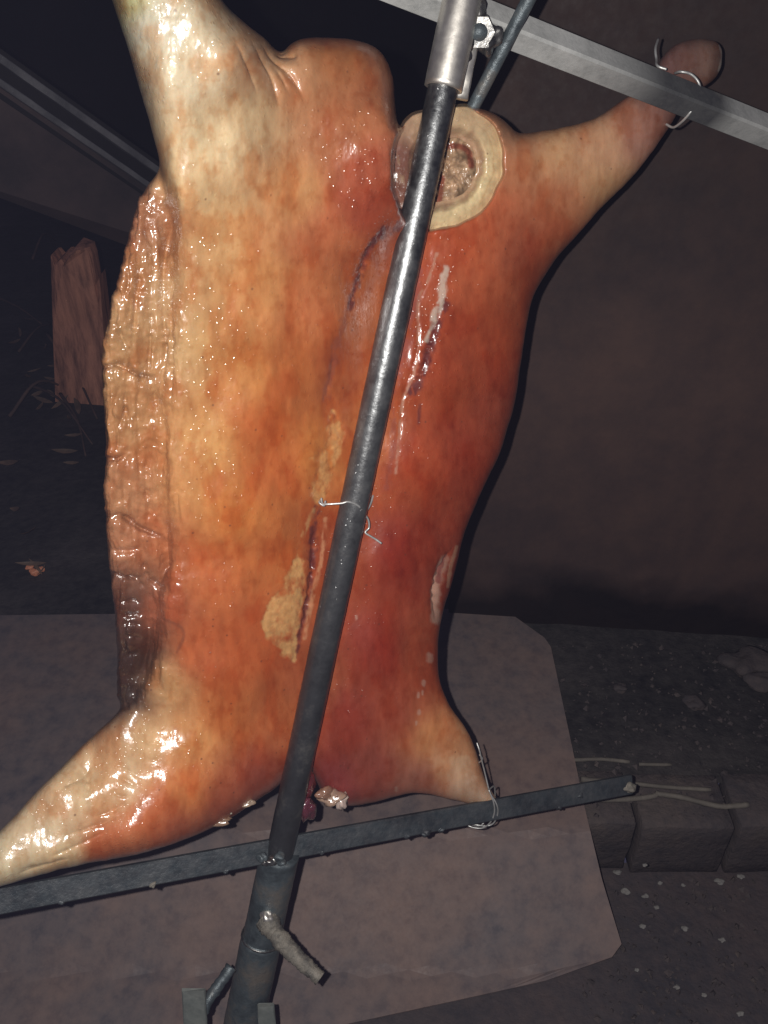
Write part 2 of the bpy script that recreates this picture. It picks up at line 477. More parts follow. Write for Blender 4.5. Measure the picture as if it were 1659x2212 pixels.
def grid_sheet(x0, x1, y0, y1, nx, ny, zfun):
    xs = np.linspace(x0, x1, nx); ys = np.linspace(y0, y1, ny)
    X, Y = np.meshgrid(xs, ys)
    Z = zfun(X, Y)
    V = np.stack([X, Y, Z], -1).reshape(-1, 3)
    F = [(j * nx + i, j * nx + i + 1, (j + 1) * nx + i + 1, (j + 1) * nx + i) for j in range(ny - 1) for i in range(nx - 1)]
    return V, F


def vnoise(x, y, seed=0):
    """smooth value noise, 0..1"""
    x = np.asarray(x, float); y = np.asarray(y, float)
    tab = np.random.default_rng(seed).random((257, 257))
    xi = np.floor(x).astype(int); yi = np.floor(y).astype(int)
    fx = x - xi; fy = y - yi
    fx = fx * fx * (3 - 2 * fx); fy = fy * fy * (3 - 2 * fy)
    xi %= 256; yi %= 256
    return (tab[xi, yi] * (1 - fx) + tab[xi + 1, yi] * fx) * (1 - fy) + (tab[xi, yi + 1] * (1 - fx) + tab[xi + 1, yi + 1] * fx) * fy


def fbm(x, y, seed=0, oct=4):
    s = 0; a = 0.5; t = 0
    for i in range(oct):
        s = s + a * vnoise(x * 2 ** i + 17.3 * i, y * 2 ** i + 5.1 * i, seed + i); t += a; a *= 0.5
    return s / t


v, f = grid_sheet(-5.0, 5.0, -1.0, FRONT_Y + 0.02, 200, 60, lambda X, Y: 0.006 * (fbm(X * 9 + 40, Y * 9 + 40, 3) - 0.5))
obj('ground', v, f, M['ground'], kind='structure')
v, f = grid_sheet(-5.0, 5.0, FRONT_Y + 0.1, 5.2, 330, 150, lambda X, Y: HEARTH - 0.008 + 0.012 * (fbm(X * 14 + 40, Y * 14 + 40, 5) - 0.5))
obj('hearth', v, f, M['soot'], kind='structure')
v, f = bar((0.0, 5.2, -0.5), (0.0, 5.2, 3.0), 10.0, 0.1, (0, 1, 0))
obj('back_wall', v, f, M['dark'], kind='structure', smooth=False)

# bricks along the edge of the hearth
x = -1.3
k = 0
edge = empty('hearth_curb', (0, FRONT_Y, 0), 'low curb of sooty bricks along the front edge of the hearth', 'curb')
bm = bmesh.new()
bmesh.ops.create_cube(bm, size=1.0)
bmesh.ops.subdivide_edges(bm, edges=bm.edges[:], cuts=3, use_grid_fill=True)
bmesh.ops.bevel(bm, geom=[e for e in bm.edges if e.calc_face_angle(0) > 0.5], offset=0.014, segments=1, affect='EDGES')
BV = np.array([q.co[:] for q in bm.verts]); BF = [tuple(q.index for q in g.verts) for g in bm.faces]
bm.free()
lengths = [0.2, 0.19, 0.21, 0.2, 0.2, 0.2, 0.2, 0.18, 0.172, 0.235, 0.2, 0.2]
x = -0.93
for i, w in enumerate(lengths):
    V = BV * np.array([w - 0.012, 0.115, HEARTH + 0.002])
    V = V + 0.0025 * np.stack([vnoise(V[:, 0] * 30 + i * 9, V[:, 2] * 30 + 50, 2) - .5, vnoise(V[:, 0] * 40 + i * 9, V[:, 2] * 40 + 50, 4) - .5, vnoise(V[:, 0] * 30 + i * 9, V[:, 1] * 30 + 50, 6) - .5], -1) * 2
    V = V + np.array([x + w / 2, FRONT_Y + 0.06 + 0.006 * math.sin(i * 2.3), HEARTH / 2 - 0.002 + 0.003 * math.sin(i * 1.7)])
    obj('brick', V, BF, M['palebrick' if i in (9,) else 'brick'], edge)
    x += w

# sheet of steel on the hearth
zs = HEARTH + 0.006
outl = [(-420, 1336), (0, 1333), (960, 1319), (1078, 1313), (1098, 1322), (1176, 1378), (1190, 1398), (1235, 1610), (1263, 1745), (1300, 1900), (1343, 2042), (1322, 2068), (1180, 2118), (900, 2186), (300, 2330), (-420, 2440)]
# flat on the hearth, then bent down over the bricks to the floor
rows = [(-420, 1336, 960, 1319), (-420, 1337, 1078, 1313.5), (-420, 1340, 1098, 1322), (-420, 1378, 1176, 1378), (-420, 1398, 1190, 1398)]
for t in np.linspace(0.08, 1, 30):
    yr = 1398 + (2040 - 1398) * t
    rows.append((-420, 1398 + (2440 - 1398) * t, float(np.interp(yr, [1398, 1610, 1745, 1900, 2042], [1190, 1235, 1263, 1300, 1343])), yr))
rows += [(-420, 2452, 1322, 2068), (-420, 2470, 1180, 2118)]
top = []
NXS = 40
for xl, yl, xr, yr in rows:
    for u in np.linspace(0, 1, NXS):
        gx_, gy_ = xl + (xr - xl) * u, yl + (yr - yl) * u
        z_ = zs
        if gy_ > 1800:
            z_ = zs - (zs - 0.006) * min(1.0, (gy_ - 1800) / 300.0) ** 0.9
        p_ = G(gx_, gy_, z_)
        top.append((p_[0], p_[1], p_[2] + 0.0012 * math.sin(p_[0] * 9) * math.sin(p_[1] * 7) + 0.001))
top = np.array(top); nt_ = len(top); nr_ = len(rows)
F = []
for j in range(nr_ - 1):
    for i in range(NXS - 1):
        a = j * NXS + i
        F.append((a, a + 1, a + NXS + 1, a + NXS)); F.append((nt_ + a + NXS, nt_ + a + NXS + 1, nt_ + a + 1, nt_ + a))
rimv = list(range(NXS)) + [j * NXS + NXS - 1 for j in range(1, nr_)] + [(nr_ - 1) * NXS + i for i in range(NXS - 2, -1, -1)] + [j * NXS for j in range(nr_ - 2, 0, -1)]
for i in range(len(rimv)):
    a, b = rimv[i], rimv[(i + 1) % len(rimv)]
    F.append((a, b, nt_ + b, nt_ + a))
v, f = np.vstack([top, top - np.array([0, 0, 0.0025])]), F
obj('steel_sheet', v, f, M['sheet'], smooth=False, label='brown rusty steel sheet with one clipped corner lying under the spit', cat='metal sheet')

# upright rusty panel on the right
pa = G(1060, 1334, HEARTH); pb = G(1760, 1380, HEARTH)
dirv = (pb - pa) / np.linalg.norm(pb - pa)
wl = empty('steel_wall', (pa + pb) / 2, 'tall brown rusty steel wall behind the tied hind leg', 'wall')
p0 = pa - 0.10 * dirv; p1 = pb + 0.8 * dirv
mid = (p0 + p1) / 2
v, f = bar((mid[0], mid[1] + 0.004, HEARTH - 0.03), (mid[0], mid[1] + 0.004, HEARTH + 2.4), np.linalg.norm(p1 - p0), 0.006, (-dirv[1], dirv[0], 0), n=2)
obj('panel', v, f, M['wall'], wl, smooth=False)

# hood and angle irons behind, upper left
hood = empty('smoke_hood', P(-100, 300, 1.9), 'sooty sheet hood edged by two bare angle irons behind the raised hind leg', 'hood')
a0, a1 = P(-260, -56, 1.75), P(620, 566, 2.55)
b0, b1 = P(-260, 0, 1.75), P(620, 606, 2.55)
upn = np.cross(a1 - a0, FWD); upn /= np.linalg.norm(upn)
v, f = bar(a0, a1, 0.016, 0.018, upn, n=30, rough=0.0004)
obj('angle_iron', v, f, M['rail'], hood, smooth=False)
v, f = bar(b0, b1, 0.014, 0.015, upn, n=30, rough=0.0004)
obj('angle_iron', v, f, M['rail'], hood, smooth=False)
v, f = bar(a0 + (b0 - a0) * 0.5 + FWD * 0.03, a1 + (b1 - a1) * 0.5 + FWD * 0.03, 0.004, 0.10, upn)
obj('web_plate', v, f, M['dark'], hood, smooth=False)
# sloping sheet under the irons
c = [P(-260, 10, 1.77), P(620, 612, 2.57), P(620, 660, 2.75), P(-260, 330, 2.0)]
nrm = np.cross(c[1] - c[0], c[3] - c[0]); nrm /= np.linalg.norm(nrm)
V = np.array(c + [q + nrm * 0.004 for q in c])
obj('hood_sheet', V, [(3, 2, 1, 0), (4, 5, 6, 7), (0, 1, 5, 4), (1, 2, 6, 5), (2, 3, 7, 6), (3, 0, 4, 7)], M['hood'], hood, smooth=False)

# ------------------------------------------------------------------ wood, twigs and embers far left on the hearth


def split_log(base, outline, thick, mat, name, label, lean=(0, 0)):
    """plank of split wood: front outline in metres (x, z), bevelled, with splintered top"""
    n = len(outline)
    V = []
    for y, s in ((0, 0.96), (0.012, 1.0), (thick - 0.012, 1.0), (thick, 0.95)):
        for x, z in outline:
            V.append((base[0] + x * s + lean[0] * z + 0.003 * rng.normal(), base[1] + y + lean[1] * z + 0.02 * math.sin(x * 40 + y * 30), base[2] + z * (0.99 if s < 1 else 1)))
    F = [tuple(range(n)), tuple(range(4 * n - 1, 3 * n - 1, -1))]
    for k in range(3):
        for i in range(n):
            j = (i + 1) % n
            F.append((k * n + j, k * n + i, (k + 1) * n + i, (k + 1) * n + j))
    return obj(name, V, F, mat, smooth=False, label=label, cat='firewood', group=None)


lb = G(175, 868, HEARTH)
s = 2.75 / FX
W2 = lambda px: (px - 175) * s
split_log(lb, [(W2(112), -0.01), (W2(232), -0.01), (W2(228), 0.17), (W2(222), 0.30), (W2(214), 0.41), (W2(206), 0.385), (W2(200), 0.47), (W2(190), 0.495), (W2(170), 0.50), (W2(158), 0.485), (W2(148), 0.455), (W2(138), 0.47), (W2(126), 0.45), (W2(116), 0.475), (W2(114), 0.24)],
          0.11, M['wood'], 'split_log', 'reddish split log standing upright with splintered top in the dark pit', (0.15, 0.16))
lb2 = G(248, 862, HEARTH)
split_log(lb2, [(-0.03, -0.01), (0.1, -0.01), (0.12, 0.25), (0.10, 0.37), (0.075, 0.43), (0.05, 0.41), (0.02, 0.36), (-0.005, 0.34), (-0.015, 0.2)], 0.08, M['wood'], 'split_log', 'narrow split log leaning beside the taller splintered log', (0.15, 0.16))

for i, (px0, py0, px1, py1, r, h) in enumerate([(100, 720, 210, 905, .006, .10), (60, 830, 200, 960, .005, .05), (20, 900, 150, 840, .006, .03), (130, 850, 185, 985, .005, .04), (40, 760, 110, 700, .005, .02), (70, 560, 120, 520, .006, .02), (-10, 640, 90, 700, .005, .01)]):
    A = G(px0, py0, HEARTH + 0.02 + h); B = G(px1, py1, HEARTH + 0.01)
    path = smooth_path([A, (A * 0.55 + B * 0.45) + np.array([0.02, 0.0, 0.04 * (i % 3)]), B], 6)
    v, f = tube(path, np.linspace(r, r * 0.5, len(path)), 7, noise=0.08)
    obj('twig', v, f, M['twig'], label='thin burnt twig lying among dry leaves in the dark pit', cat='twig', group='twigs in the pit')

LR = np.random.default_rng(5)
for i, (px, py) in enumerate([(100, 750), (75, 800), (108, 818), (92, 830), (82, 850), (112, 850), (150, 830), (130, 870), (150, 905), (160, 940), (95, 865), (85, 880), (60, 690), (45, 720), (30, 740), (170, 880), (140, 975), (155, 1000), (60, 815), (120, 790), (68, 1218), (80, 1225), (90, 1232), (20, 1000), (35, 1100), (62, 1150)]):
    c0 = G(px, py, HEARTH + 0.012 + 0.03 * LR.random())
    L = LR.uniform(0.016, 0.042); w = L * LR.uniform(0.12, 0.34)
    a = LR.uniform(0, 6.28); tilt = LR.uniform(-0.8, 0.8)
    T_ = np.array([math.cos(a), math.sin(a) * 0.8, 0.35 * math.sin(a * 2)]); T_ /= np.linalg.norm(T_)
    S_ = np.cross(T_, [math.sin(tilt), -0.6, 1.0]); S_ /= np.linalg.norm(S_)
    Nn = np.cross(S_, T_)
    pts = []
    for t, ww in ((-1, 0), (-0.5, 0.8), (0.1, 1.0), (0.6, 0.6), (1, 0)):
        cup = 0.25 * L * (t * t)
        for sd in (-1, 0, 1):
            pts.append(c0 + T_ * t * L + S_ * sd * ww * w + Nn * (cup + 0.3 * w * abs(sd) * ww))
    F = []
    for r in range(4):
        for q in range(2):
            F.append((r * 3 + q, r * 3 + q + 1, (r + 1) * 3 + q + 1, (r + 1) * 3 + q))
    V = np.array(pts); n0 = len(V)
    V2 = np.vstack([V, V - Nn * 0.0012])
    F2 = F + [tuple(n0 + q for q in reversed(g)) for g in F]
    obj('dry_leaf', V2, F2, M['leaf'], label='curled dry leaf in the dark pit beside the logs', cat='leaf', group='dry leaves in the pit')
for i, (px, py, r) in enumerate([(62, 1226, .009), (74, 1236, .012), (88, 1230, .010), (72, 1218, .008)]):
    c0 = G(px, py, HEARTH + 0.012)
    v, f = blob(c0, (r, r * 0.8, r * 0.7), noise=0.3, seed=40 + i)
    obj('ember', v, f, M['ember'], label='small glowing ember in the dark ash', cat='ember', group='embers in the ash')

# ------------------------------------------------------------------ debris right of the sheet
sticks = [([(1240, 1716), (1300, 1728), (1400, 1722), (1424, 1713)], .0050, 'straight dry stick end'), ([(1416, 1714), (1470, 1722), (1545, 1740), (1572, 1742), (1616, 1738)], .0052, 'b'), ([(1362, 1692), (1440, 1700), (1535, 1706)], .0042, 'c'), ([(1236, 1642), (1300, 1640), (1360, 1646)], .004, 'd'), ([(1380, 1651), (1450, 1652)], .0035, 'e'), ([(1255, 1683), (1300, 1688), (1345, 1686)], .006, 'f')]
slab_labels = ['pale dry straw stalk poking out from under the steel sheet', 'long pale bent straw stalk on the sooty hearth', 'thin grey straw stalk behind the bent pale one', 'faint grey stalk against the soot by the sheet corner edge', 'shortest grey stalk lying alone in the soot', 'thick short stalk lying behind the flat bar end']
for (pp, r, _), lbl in zip(sticks, slab_labels):
    path = smooth_path([G(a, b, HEARTH + r * 0.7) for a, b in pp], 6)
    v, f = tube(path, r, 8, noise=0.06)
    obj('straw_stalk', v, f, M['straw'], label=lbl, cat='straw')

CR = np.random.default_rng(21)
chips = [(1335, 1884, .011), (1389, 2000, .008), (1393, 1868, .006), (1426, 1907, .007), (1476, 1912, .006), (1555, 1903, .012), (1600, 1893, .009), (1375, 2095, .006), (1462, 2132, .008), (1440, 2100, .005), (1560, 2030, .009), (1418, 1960, .007), (1480, 2005, .008), (1350, 1925, .012), (1395, 1935, .009), (1520, 2150, .006), (1600, 2190, .008), (1325, 1990, .006)]
for i, (px, py, r) in enumerate(chips):
    z = 0.0 if py > 1890 else (0.003 if py > 1880 else HEARTH)
    r *= 0.7; c0 = G(px, py, z + r * 0.3)
    v, f = blob(c0, (r, r * 0.7, r * 0.45), noise=0.35, seed=60 + i)
    obj('ash_chip', v, f, M['chip'], label='small pale chip of ash on the floor right of the steel sheet', cat='debris', group='ash chips on the floor')
# crumbs and cinders nobody could count
parts = []
for i in range(900):
    if CR.random() < 0.55:
        px, py = CR.uniform(1180, 1800), CR.uniform(1390, 1770); z = HEARTH - 0.004
    else:
        px, py = CR.uniform(1260, 1800), CR.uniform(1895, 2260); z = -0.002
    c0 = G(px, py, z)
    r = 0.0022 * (1 + 2.2 * CR.random() ** 3)
    q = CR.normal(size=(6, 3)) * 0.25
    V = np.array([[1, 0, 0], [-1, 0, 0], [0, 1, 0], [0, -1, 0], [0, 0, 1], [0, 0, -1]]) + q
    parts.append((V * r + c0 + np.array([0, 0, r * 0.5]), [(0, 2, 4), (2, 1, 4), (1, 3, 4), (3, 0, 4), (2, 0, 5), (1, 2, 5), (3, 1, 5), (0, 3, 5)]))
v, f = merge(parts)
obj('cinders', v, f, M['brick'], smooth=False, kind='stuff', label='scattered grey cinders and crumbs on the sooty floor', cat='cinders')
# rubble lump upper right
for i, (px, py, r, lbl) in enumerate([(1612, 1432, .05, 'largest grey cinder lump on the soot below the steel wall'), (1650, 1470, .035, 'grey cinder lump in front of the largest one'), (1500, 1520, .02, 'small lone cinder lump on the black soot'), (1340, 1485, .016, 'smallest cinder lump close to the sheet edge')]):
    v, f = blob(G(px, py, HEARTH), (r, r * 0.8, r * 0.5), noise=0.35, seed=90 + i)
    obj('cinder_lump', v, f, M['brick'], label=lbl, cat='cinder')

# ------------------------------------------------------------------ the spit
A = P(955, 200, 0.897); B = P(603, 1850, 1.154)
axis = (B - A) / np.linalg.norm(B - A)
LEN = np.linalg.norm(B - A)


def on_pole(t):
    """place on the pole's axis, t metres below A"""
    return A + axis * t


t_floor = (0.0 - A[2]) / axis[2]
spit = empty('spit', on_pole(t_floor), 'greasy steel spit pole with a square upper crossbar and a flat lower bar', 'spit')
PR = 0.0176
path = densify(on_pole(-0.10), on_pole(t_floor), 260)
v, f = tube(path, np.interp(np.linspace(-0.10, t_floor, 260), [0, LEN], [0.0167, 0.0192]), 28, noise=0.006)
pole = obj('pole', v, f, M['pole'], spit)
ba = pole.data.attributes.new('burn', 'FLOAT', 'POINT')
ba.data.foreach_set('value', np.repeat(np.interp(np.linspace(-0.10, t_floor, 260), [-0.1, 0.1, 0.35, 0.55, 0.8, 2], [0.0, 0.08, 0.35, 0.8, 1.0, 1.0]), 28).astype(np.float32))
# bright upper sleeve with its clamp
v, f = tube(densify(on_pole(-0.20), on_pole(-0.004), 40), 0.0208, 32, noise=0.004, cap=False)
vi, fi = tube(densify(on_pole(-0.20), on_pole(-0.004), 2), 0.0172, 32, cap=False)
n = len(v); m = len(vi)
rim = [(n - 32 + k, n - 32 + (k + 1) % 32, n + m - 32 + (k + 1) % 32, n + m - 32 + k) for k in range(32)]
sl = obj('upper_sleeve', np.vstack([v, vi]), f + [tuple(n + q for q in reversed(g)) for g in fi] + rim, M['sleeve'], spit)


def q(px, py, dz=0.0):
    """place near the spit's plane, dz metres towards the camera"""
    return P(px, py, zp(px, py) - dz)


# flat strap behind the sleeve's right side
v, f = bar(q(1022, 20, -0.008), q(988, 214, -0.008), 0.010, 0.024, RGT, n=12, rough=0.0005)
obj('strap', v, f, M['sleeve'], spit)
# weld beads joining sleeve, nut and prong
for i, (px, py, dz, r) in enumerate([(996, 118, 0.004, .010), (1006, 96, 0.004, .009), (1016, 70, 0.006, .010), (990, 140, 0.0, .007), (1052, 96, 0.0, .010), (1066, 78, -0.002, .010), (1030, 20, 0.004, .010)]):
    v, f = blob(q(px, py, dz), (r, r * 0.8, r * 1.1), noise=0.22, seed=i)
    obj('weld_bead', v, f, M['weld'], spit)
v, f = tube(densify(q(1036, 70, 0.016), q(1030, 62, -0.02), 6), [0.0165, 0.0175, 0.0175, 0.0175, 0.0175, 0.017], 6)
nut = obj('nut', v, f, M['weld'], spit, smooth=False)
v, f = tube(densify(q(1036, 70, 0.022), q(1032, 64, -0.01), 4), 0.0085, 14)
obj('bolt_end', v, f, M['lowsleeve'], nut)
v, f = tube(densify(q(1162, -40, 0.03), q(1006, 262, -0.055), 40), 0.0078, 16, noise=0.01)
obj('prong', v, f, M['lowsleeve'], spit)
# upper crossbar: square tube
u0, u1 = P(820, -48, 0.872), P(1760, 325, 1.122)
un = np.cross(u1 - u0, FWD); un /= np.linalg.norm(un)
if un[2] < 0: un = -un
v, f = bar(u0, u1, 0.030, 0.030, un, n=60, bev=0.0028, roll=-0.30)
ub_ = obj('upper_crossbar', v, f, M['upbar'], spit, smooth=False)
ba = ub_.data.attributes.new('burn', 'FLOAT', 'POINT')
ba.data.foreach_set('value', np.repeat(np.interp(np.linspace(820, 1760, 60), [820, 1180, 1290, 1360, 1490, 1530, 1640, 1760], [0.15, 0.15, 0.5, 0.95, 0.98, 0.35, 0.3, 0.55]), 8).astype(np.float32))
# lower crossbar: flat bar with crust
w0 = P(-120, 1968, zp(-120, 1968) + 0.030); w1 = P(1362, 1694, zp(1362, 1694) + 0.030)
wn = np.cross(w1 - w0, FWD); wn /= np.linalg.norm(wn)
v, f = bar(w0, w1, 0.010, 0.032, wn, n=60, bev=0.002, rough=0.00005)
lb_ = obj('lower_crossbar', v, f, M['lowbar'], spit, smooth=False)
lowdir = (w1 - w0) / np.linalg.norm(w1 - w0)
for i, (fr, r) in enumerate([(0.13, .004), (0.24, .006), (0.335, .0045), (0.40, .007), (0.47, .004), (0.60, .005), (0.63, .007), (0.655, .005), (0.995, .012), (0.90, .006), (0.86, .004)]):
    sgn = 1 if fr < 0.9 else 0.2
    wdn = wn if wn[2] < 0 else -wn
    v, f = blob(w0 + (w1 - w0) * fr + wdn * 0.0145 * sgn - FWD * 0.003, (r, r * 0.8, r * 0.8), noise=0.3, seed=120 + i)
    obj('crust_lump', v, f, M['bolt' if i in (1, 8) else 'lowbar'], lb_)
# lower clamp sleeve, its bolt, and the stake under it
tB = LEN
ls = densify(on_pole(tB - 0.006), on_pole(tB + 0.142), 30)
v, f = tube(ls, 0.0275, 30, noise=0.007, cap=True)
lsl = obj('lower_sleeve', v, f, M['lowsleeve'], spit)
v, f = tube(densify(on_pole(tB + 0.136), on_pole(tB + 0.40), 30), 0.0298, 30, noise=0.006)
obj('stake_pipe', v, f, M['lowsleeve'], spit)
ring = []
for k in range(22):
    a = 2 * math.pi * k / 22
    e1 = np.cross(axis, RGT); e1 /= np.linalg.norm(e1); e2 = np.cross(axis, e1)
    ring.append(on_pole(tB + 0.138) + 0.0288 * (math.cos(a) * e1 + math.sin(a) * e2))
ring.append(ring[0])
v, f = tube(np.array(ring), 0.0022, 8, noise=0.12, cap=False)
obj('weld_ring', v, f, M['weld'], lsl)
for i, (dx, dy, r) in enumerate([(0, 0, .007), (-14, 6, .005), (14, -8, .006), (20, 4, .005), (-22, -6, .006)]):
    v, f = blob(P(588 + dx, 1858 + dy, 1.127), (r * 1.3, r, r * 0.8), noise=0.3, seed=150 + i)
    obj('weld_bead', v, f, M['lowsleeve' if i > 1 else 'weld'], spit)
v, f = blob(P(578, 1980, 1.147), (.010, .008, .009), noise=0.25, seed=160)
obj('weld_bead', v, f, M['sleeve'], spit)
bp = smooth_path([P(575, 1985, 1.155), P(600, 2022, 1.136), P(640, 2066, 1.124), P(692, 2114, 1.112)], 26)
k = np.arange(len(bp))
rr = np.interp(k / len(bp), [0, 0.12, 0.2, 0.45, 0.75, 1], [0.015, 0.0165, 0.012, 0.0125, 0.0105, 0.0088]) * (1 + 0.03 * np.sin(k * 1.3) + 0.05 * np.sin(k * 0.41 + 1))
v, f = tube(bp, rr, 16, noise=0.05)
obj('clamp_bolt', v, f, M['bolt'], spit)
v, f = bar(P(418, 2138, 1.125), P(428, 2330, 1.15), 0.006, 0.032, RGT, n=10, rough=0.0004)
obj('bracket_plate', v, f, M['plate'], spit, smooth=False)
v, f = tube(smooth_path([P(500, 2088, 1.165), P(478, 2120, 1.155), P(450, 2160, 1.145), P(436, 2190, 1.14)], 8), [0.008] * 25, 10, noise=0.08)
obj('bracket_strut', v, f, M['lowsleeve'], spit)
v, f = bar(P(574, 2170, 1.155), P(585, 2330, 1.175), 0.006, 0.024, RGT, n=10, rough=0.0004)
obj('bracket_plate', v, f, M['plate'], spit, smooth=False)

# ------------------------------------------------------------------ the roast pig


def seg_dist(X, Y, poly, closed=True):
    """distance to a polyline, and for a closed one the sign (inside positive)"""
    pts = np.asarray(poly, float)
    X = np.asarray(X, np.float32); Y = np.asarray(Y, np.float32)
    d2 = np.full(X.shape, 1e12, np.float32)
    ins = np.zeros(X.shape, bool)
    n = len(pts)
    for i in range(n if closed else n - 1):
        x0, y0 = pts[i]; x1, y1 = pts[(i + 1) % n]
        ex, ey = x1 - x0, y1 - y0
        t = np.clip(((X - x0) * ex + (Y - y0) * ey) / (ex * ex + ey * ey + 1e-9), 0, 1)
        d2 = np.minimum(d2, (X - x0 - t * ex) ** 2 + (Y - y0 - t * ey) ** 2)
        if closed and y0 != y1:
            c_ = ((y0 > Y) != (y1 > Y)) & (X < (x1 - x0) * (Y - y0) / (y1 - y0) + x0)
            ins ^= c_
    d = np.sqrt(d2)
    return np.where(ins, d, -d) if closed else d


def shep(X, Y, pts, soft=70.0, p=2.0):
    """smooth blend of values given at scattered places"""
    X = np.asarray(X, np.float32); Y = np.asarray(Y, np.float32)
    a = np.asarray([q_[:2] for q_ in pts], np.float32)
    vals = np.asarray([np.atleast_1d(q_[2]) for q_ in pts], np.float32)
    num = np.zeros(X.shape + (vals.shape[1],), np.float32); den = np.zeros(X.shape, np.float32)
    for (x0, y0), v_ in zip(a, vals):
        w = 1.0 / ((X - x0) ** 2 + (Y - y0) ** 2 + soft ** 2) ** p * 1e8
        num += w[..., None] * v_; den += w
    return num / den[..., None]


def closed_smooth(pts, n=6):
    pts = np.asarray(pts, float)
    m = len(pts)
    out = []
    for i in range(m):
        p0, p1, p2, p3 = pts[i - 1], pts[i], pts[(i + 1) % m], pts[(i + 2) % m]
        for t in np.linspace(0, 1, n, endpoint=False):
            out.append(0.5 * ((2 * p1) + (p2 - p0) * t + (2 * p0 - 5 * p1 + 4 * p2 - p3) * t * t + (3 * p1 - p0 - 3 * p2 + p3) * t ** 3))
    return np.array(out)


sstep = lambda a, b, x: (lambda t: t * t * (3 - 2 * t))(np.clip((x - a) / (b - a), 0, 1))

BODY = closed_smooth([
    (196, -110), (222, -50), (240, 0), (262, 60), (281, 120), (300, 190), (318, 250), (332, 300), (343, 345), (351, 395), (358, 450), (362, 520), (358, 600),
    (346, 680), (338, 800), (336, 900), (340, 1000), (346, 1080), (352, 1160), (348, 1240), (334, 1310), (326, 1380), (318, 1430), (298, 1485), (264, 1530),
    (233, 1560), (190, 1600), (130, 1658), (80, 1708), (40, 1752), (0, 1796), (-60, 1862), (-100, 1905), (-104, 1935), (-60, 1932), (0, 1915), (60, 1897), (130, 1879), (200, 1863), (280, 1849),
    (350, 1829), (425, 1803), (478, 1779), (520, 1753), (560, 1727), (595, 1704), (635, 1668), (662, 1660), (684, 1690), (700, 1722), (750, 1740), (800, 1735),
    (850, 1722), (900, 1712), (960, 1722), (1010, 1735), (1050, 1748), (1078, 1752), (1080, 1736), (1064, 1712), (1047, 1678), (1035, 1640), (1020, 1600), (1000, 1565), (975, 1530), (955, 1490), (945, 1450),
    (945, 1400), (950, 1360), (962, 1310), (975, 1270), (988, 1220), (1005, 1150), (1026, 1095), (1050, 1040), (1075, 990), (1095, 930), (1110, 880), (1120, 820),
    (1129, 760), (1137, 700), (1150, 642), (1175, 598), (1207, 552), (1246, 508), (1287, 460), (1327, 420), (1370, 377), (1412, 320), (1442, 278), (1470, 232), (1500, 200), (1535, 176),
    (1553, 152), (1559, 128), (1556, 100), (1538, 87), (1500, 84), (1458, 98), (1430, 124), (1412, 160), (1390, 195), (1358, 207), (1325, 228), (1290, 253), (1240, 271), (1190, 280), (1150, 285), (1118, 286),
    (1098, 268), (1072, 248), (1040, 235), (1000, 231), (960, 237), (915, 248), (885, 262), (866, 275), (856, 258), (852, 215), (850, 180), (843, 150), (825, 116), (798, 96), (760, 86), (700, 80),
    (655, 82), (628, 94), (610, 110), (594, 104), (570, 82), (540, 60), (500, 25), (470, -10), (440, -60), (420, -110)], 5)
FLAP = closed_smooth([
    (352, 362), (332, 384), (316, 402), (297, 440), (286, 472), (272, 530), (258, 590), (245, 640), (234, 690), (225, 740), (220, 790), (222, 850), (226, 920), (228, 1000),
    (226, 1060), (228, 1130), (232, 1200), (241, 1270), (248, 1340), (251, 1400), (254, 1460), (257, 1515), (300, 1560), (360, 1500), (420, 1380), (440, 1100), (440, 800), (430, 600), (410, 450), (385, 380)], 5)

# height of the skin towards the camera (m), over the picture
F_PTS = [(800, 900, -.016), (745, 1150, -.018), (690, 1450, -.02), (640, 1690, -.022), (850, 650, -.016), (830, 760, -.016), (770, 1020, -.017), (715, 1300, -.019), (665, 1560, -.021), (880, 540, -.018),
         (600, 500, .040), (560, 700, .036), (540, 900, .034), (520, 1100, .032), (500, 1300, .026), (500, 1480, .018), (430, 620, .029), (420, 850, .018), (415, 1100, .014), (400, 1300, .012), (680, 700, .022), (640, 1000, .018), (600, 1300, .012),
         (360, 640, .014), (350, 900, .006), (350, 1200, -.004), (335, 1400, -.008),
         (430, 330, .050), (380, 150, .058), (300, 130, .036), (340, 20, .042), (280, 20, .020), (440, 20, .070), (260, -90, -.002), (330, -90, .018), (410, -90, .046), (520, 320, .056), (500, 120, .080),
         (740, 180, .022), (755, 280, .040), (800, 330, .058), (810, 400, .054), (700, 345, .030), (640, 300, .028), (700, 450, .030), (800, 470, .026), (620, 160, .026), (810, 150, .024), (825, 290, .054),
         (1120, 420, -.002), (1060, 540, .006), (1200, 380, -.004), (1300, 320, -.006), (1400, 260, -.012), (1490, 130, -.030), (1160, 520, -.012), (1250, 440, -.012),
         (980, 620, .004), (950, 800, .010), (900, 1000, .010), (860, 1200, .008), (830, 1400, .004), (800, 1560, .0), (1060, 760, -.018), (1040, 900, -.02), (960, 1150, -.022), (910, 1400, -.022), (920, 1300, -.02),
         (330, 1550, -.024), (430, 1640, .018), (300, 1650, .010), (200, 1640, -.030), (80, 1745, -.002), (-10, 1820, .006), (240, 1720, .034), (130, 1790, .044), (20, 1862, .050), (340, 1750, .066), (300, 1820, .088), (130, 1865, .078), (0, 1905, .082), (-80, 1915, .06), (560, 1600, .0), (480, 1740, .016), (420, 1720, .046),
         (950, 1640, -.012), (1040, 1720, -.008), (860, 1660, -.008), (740, 1680, -.014)]
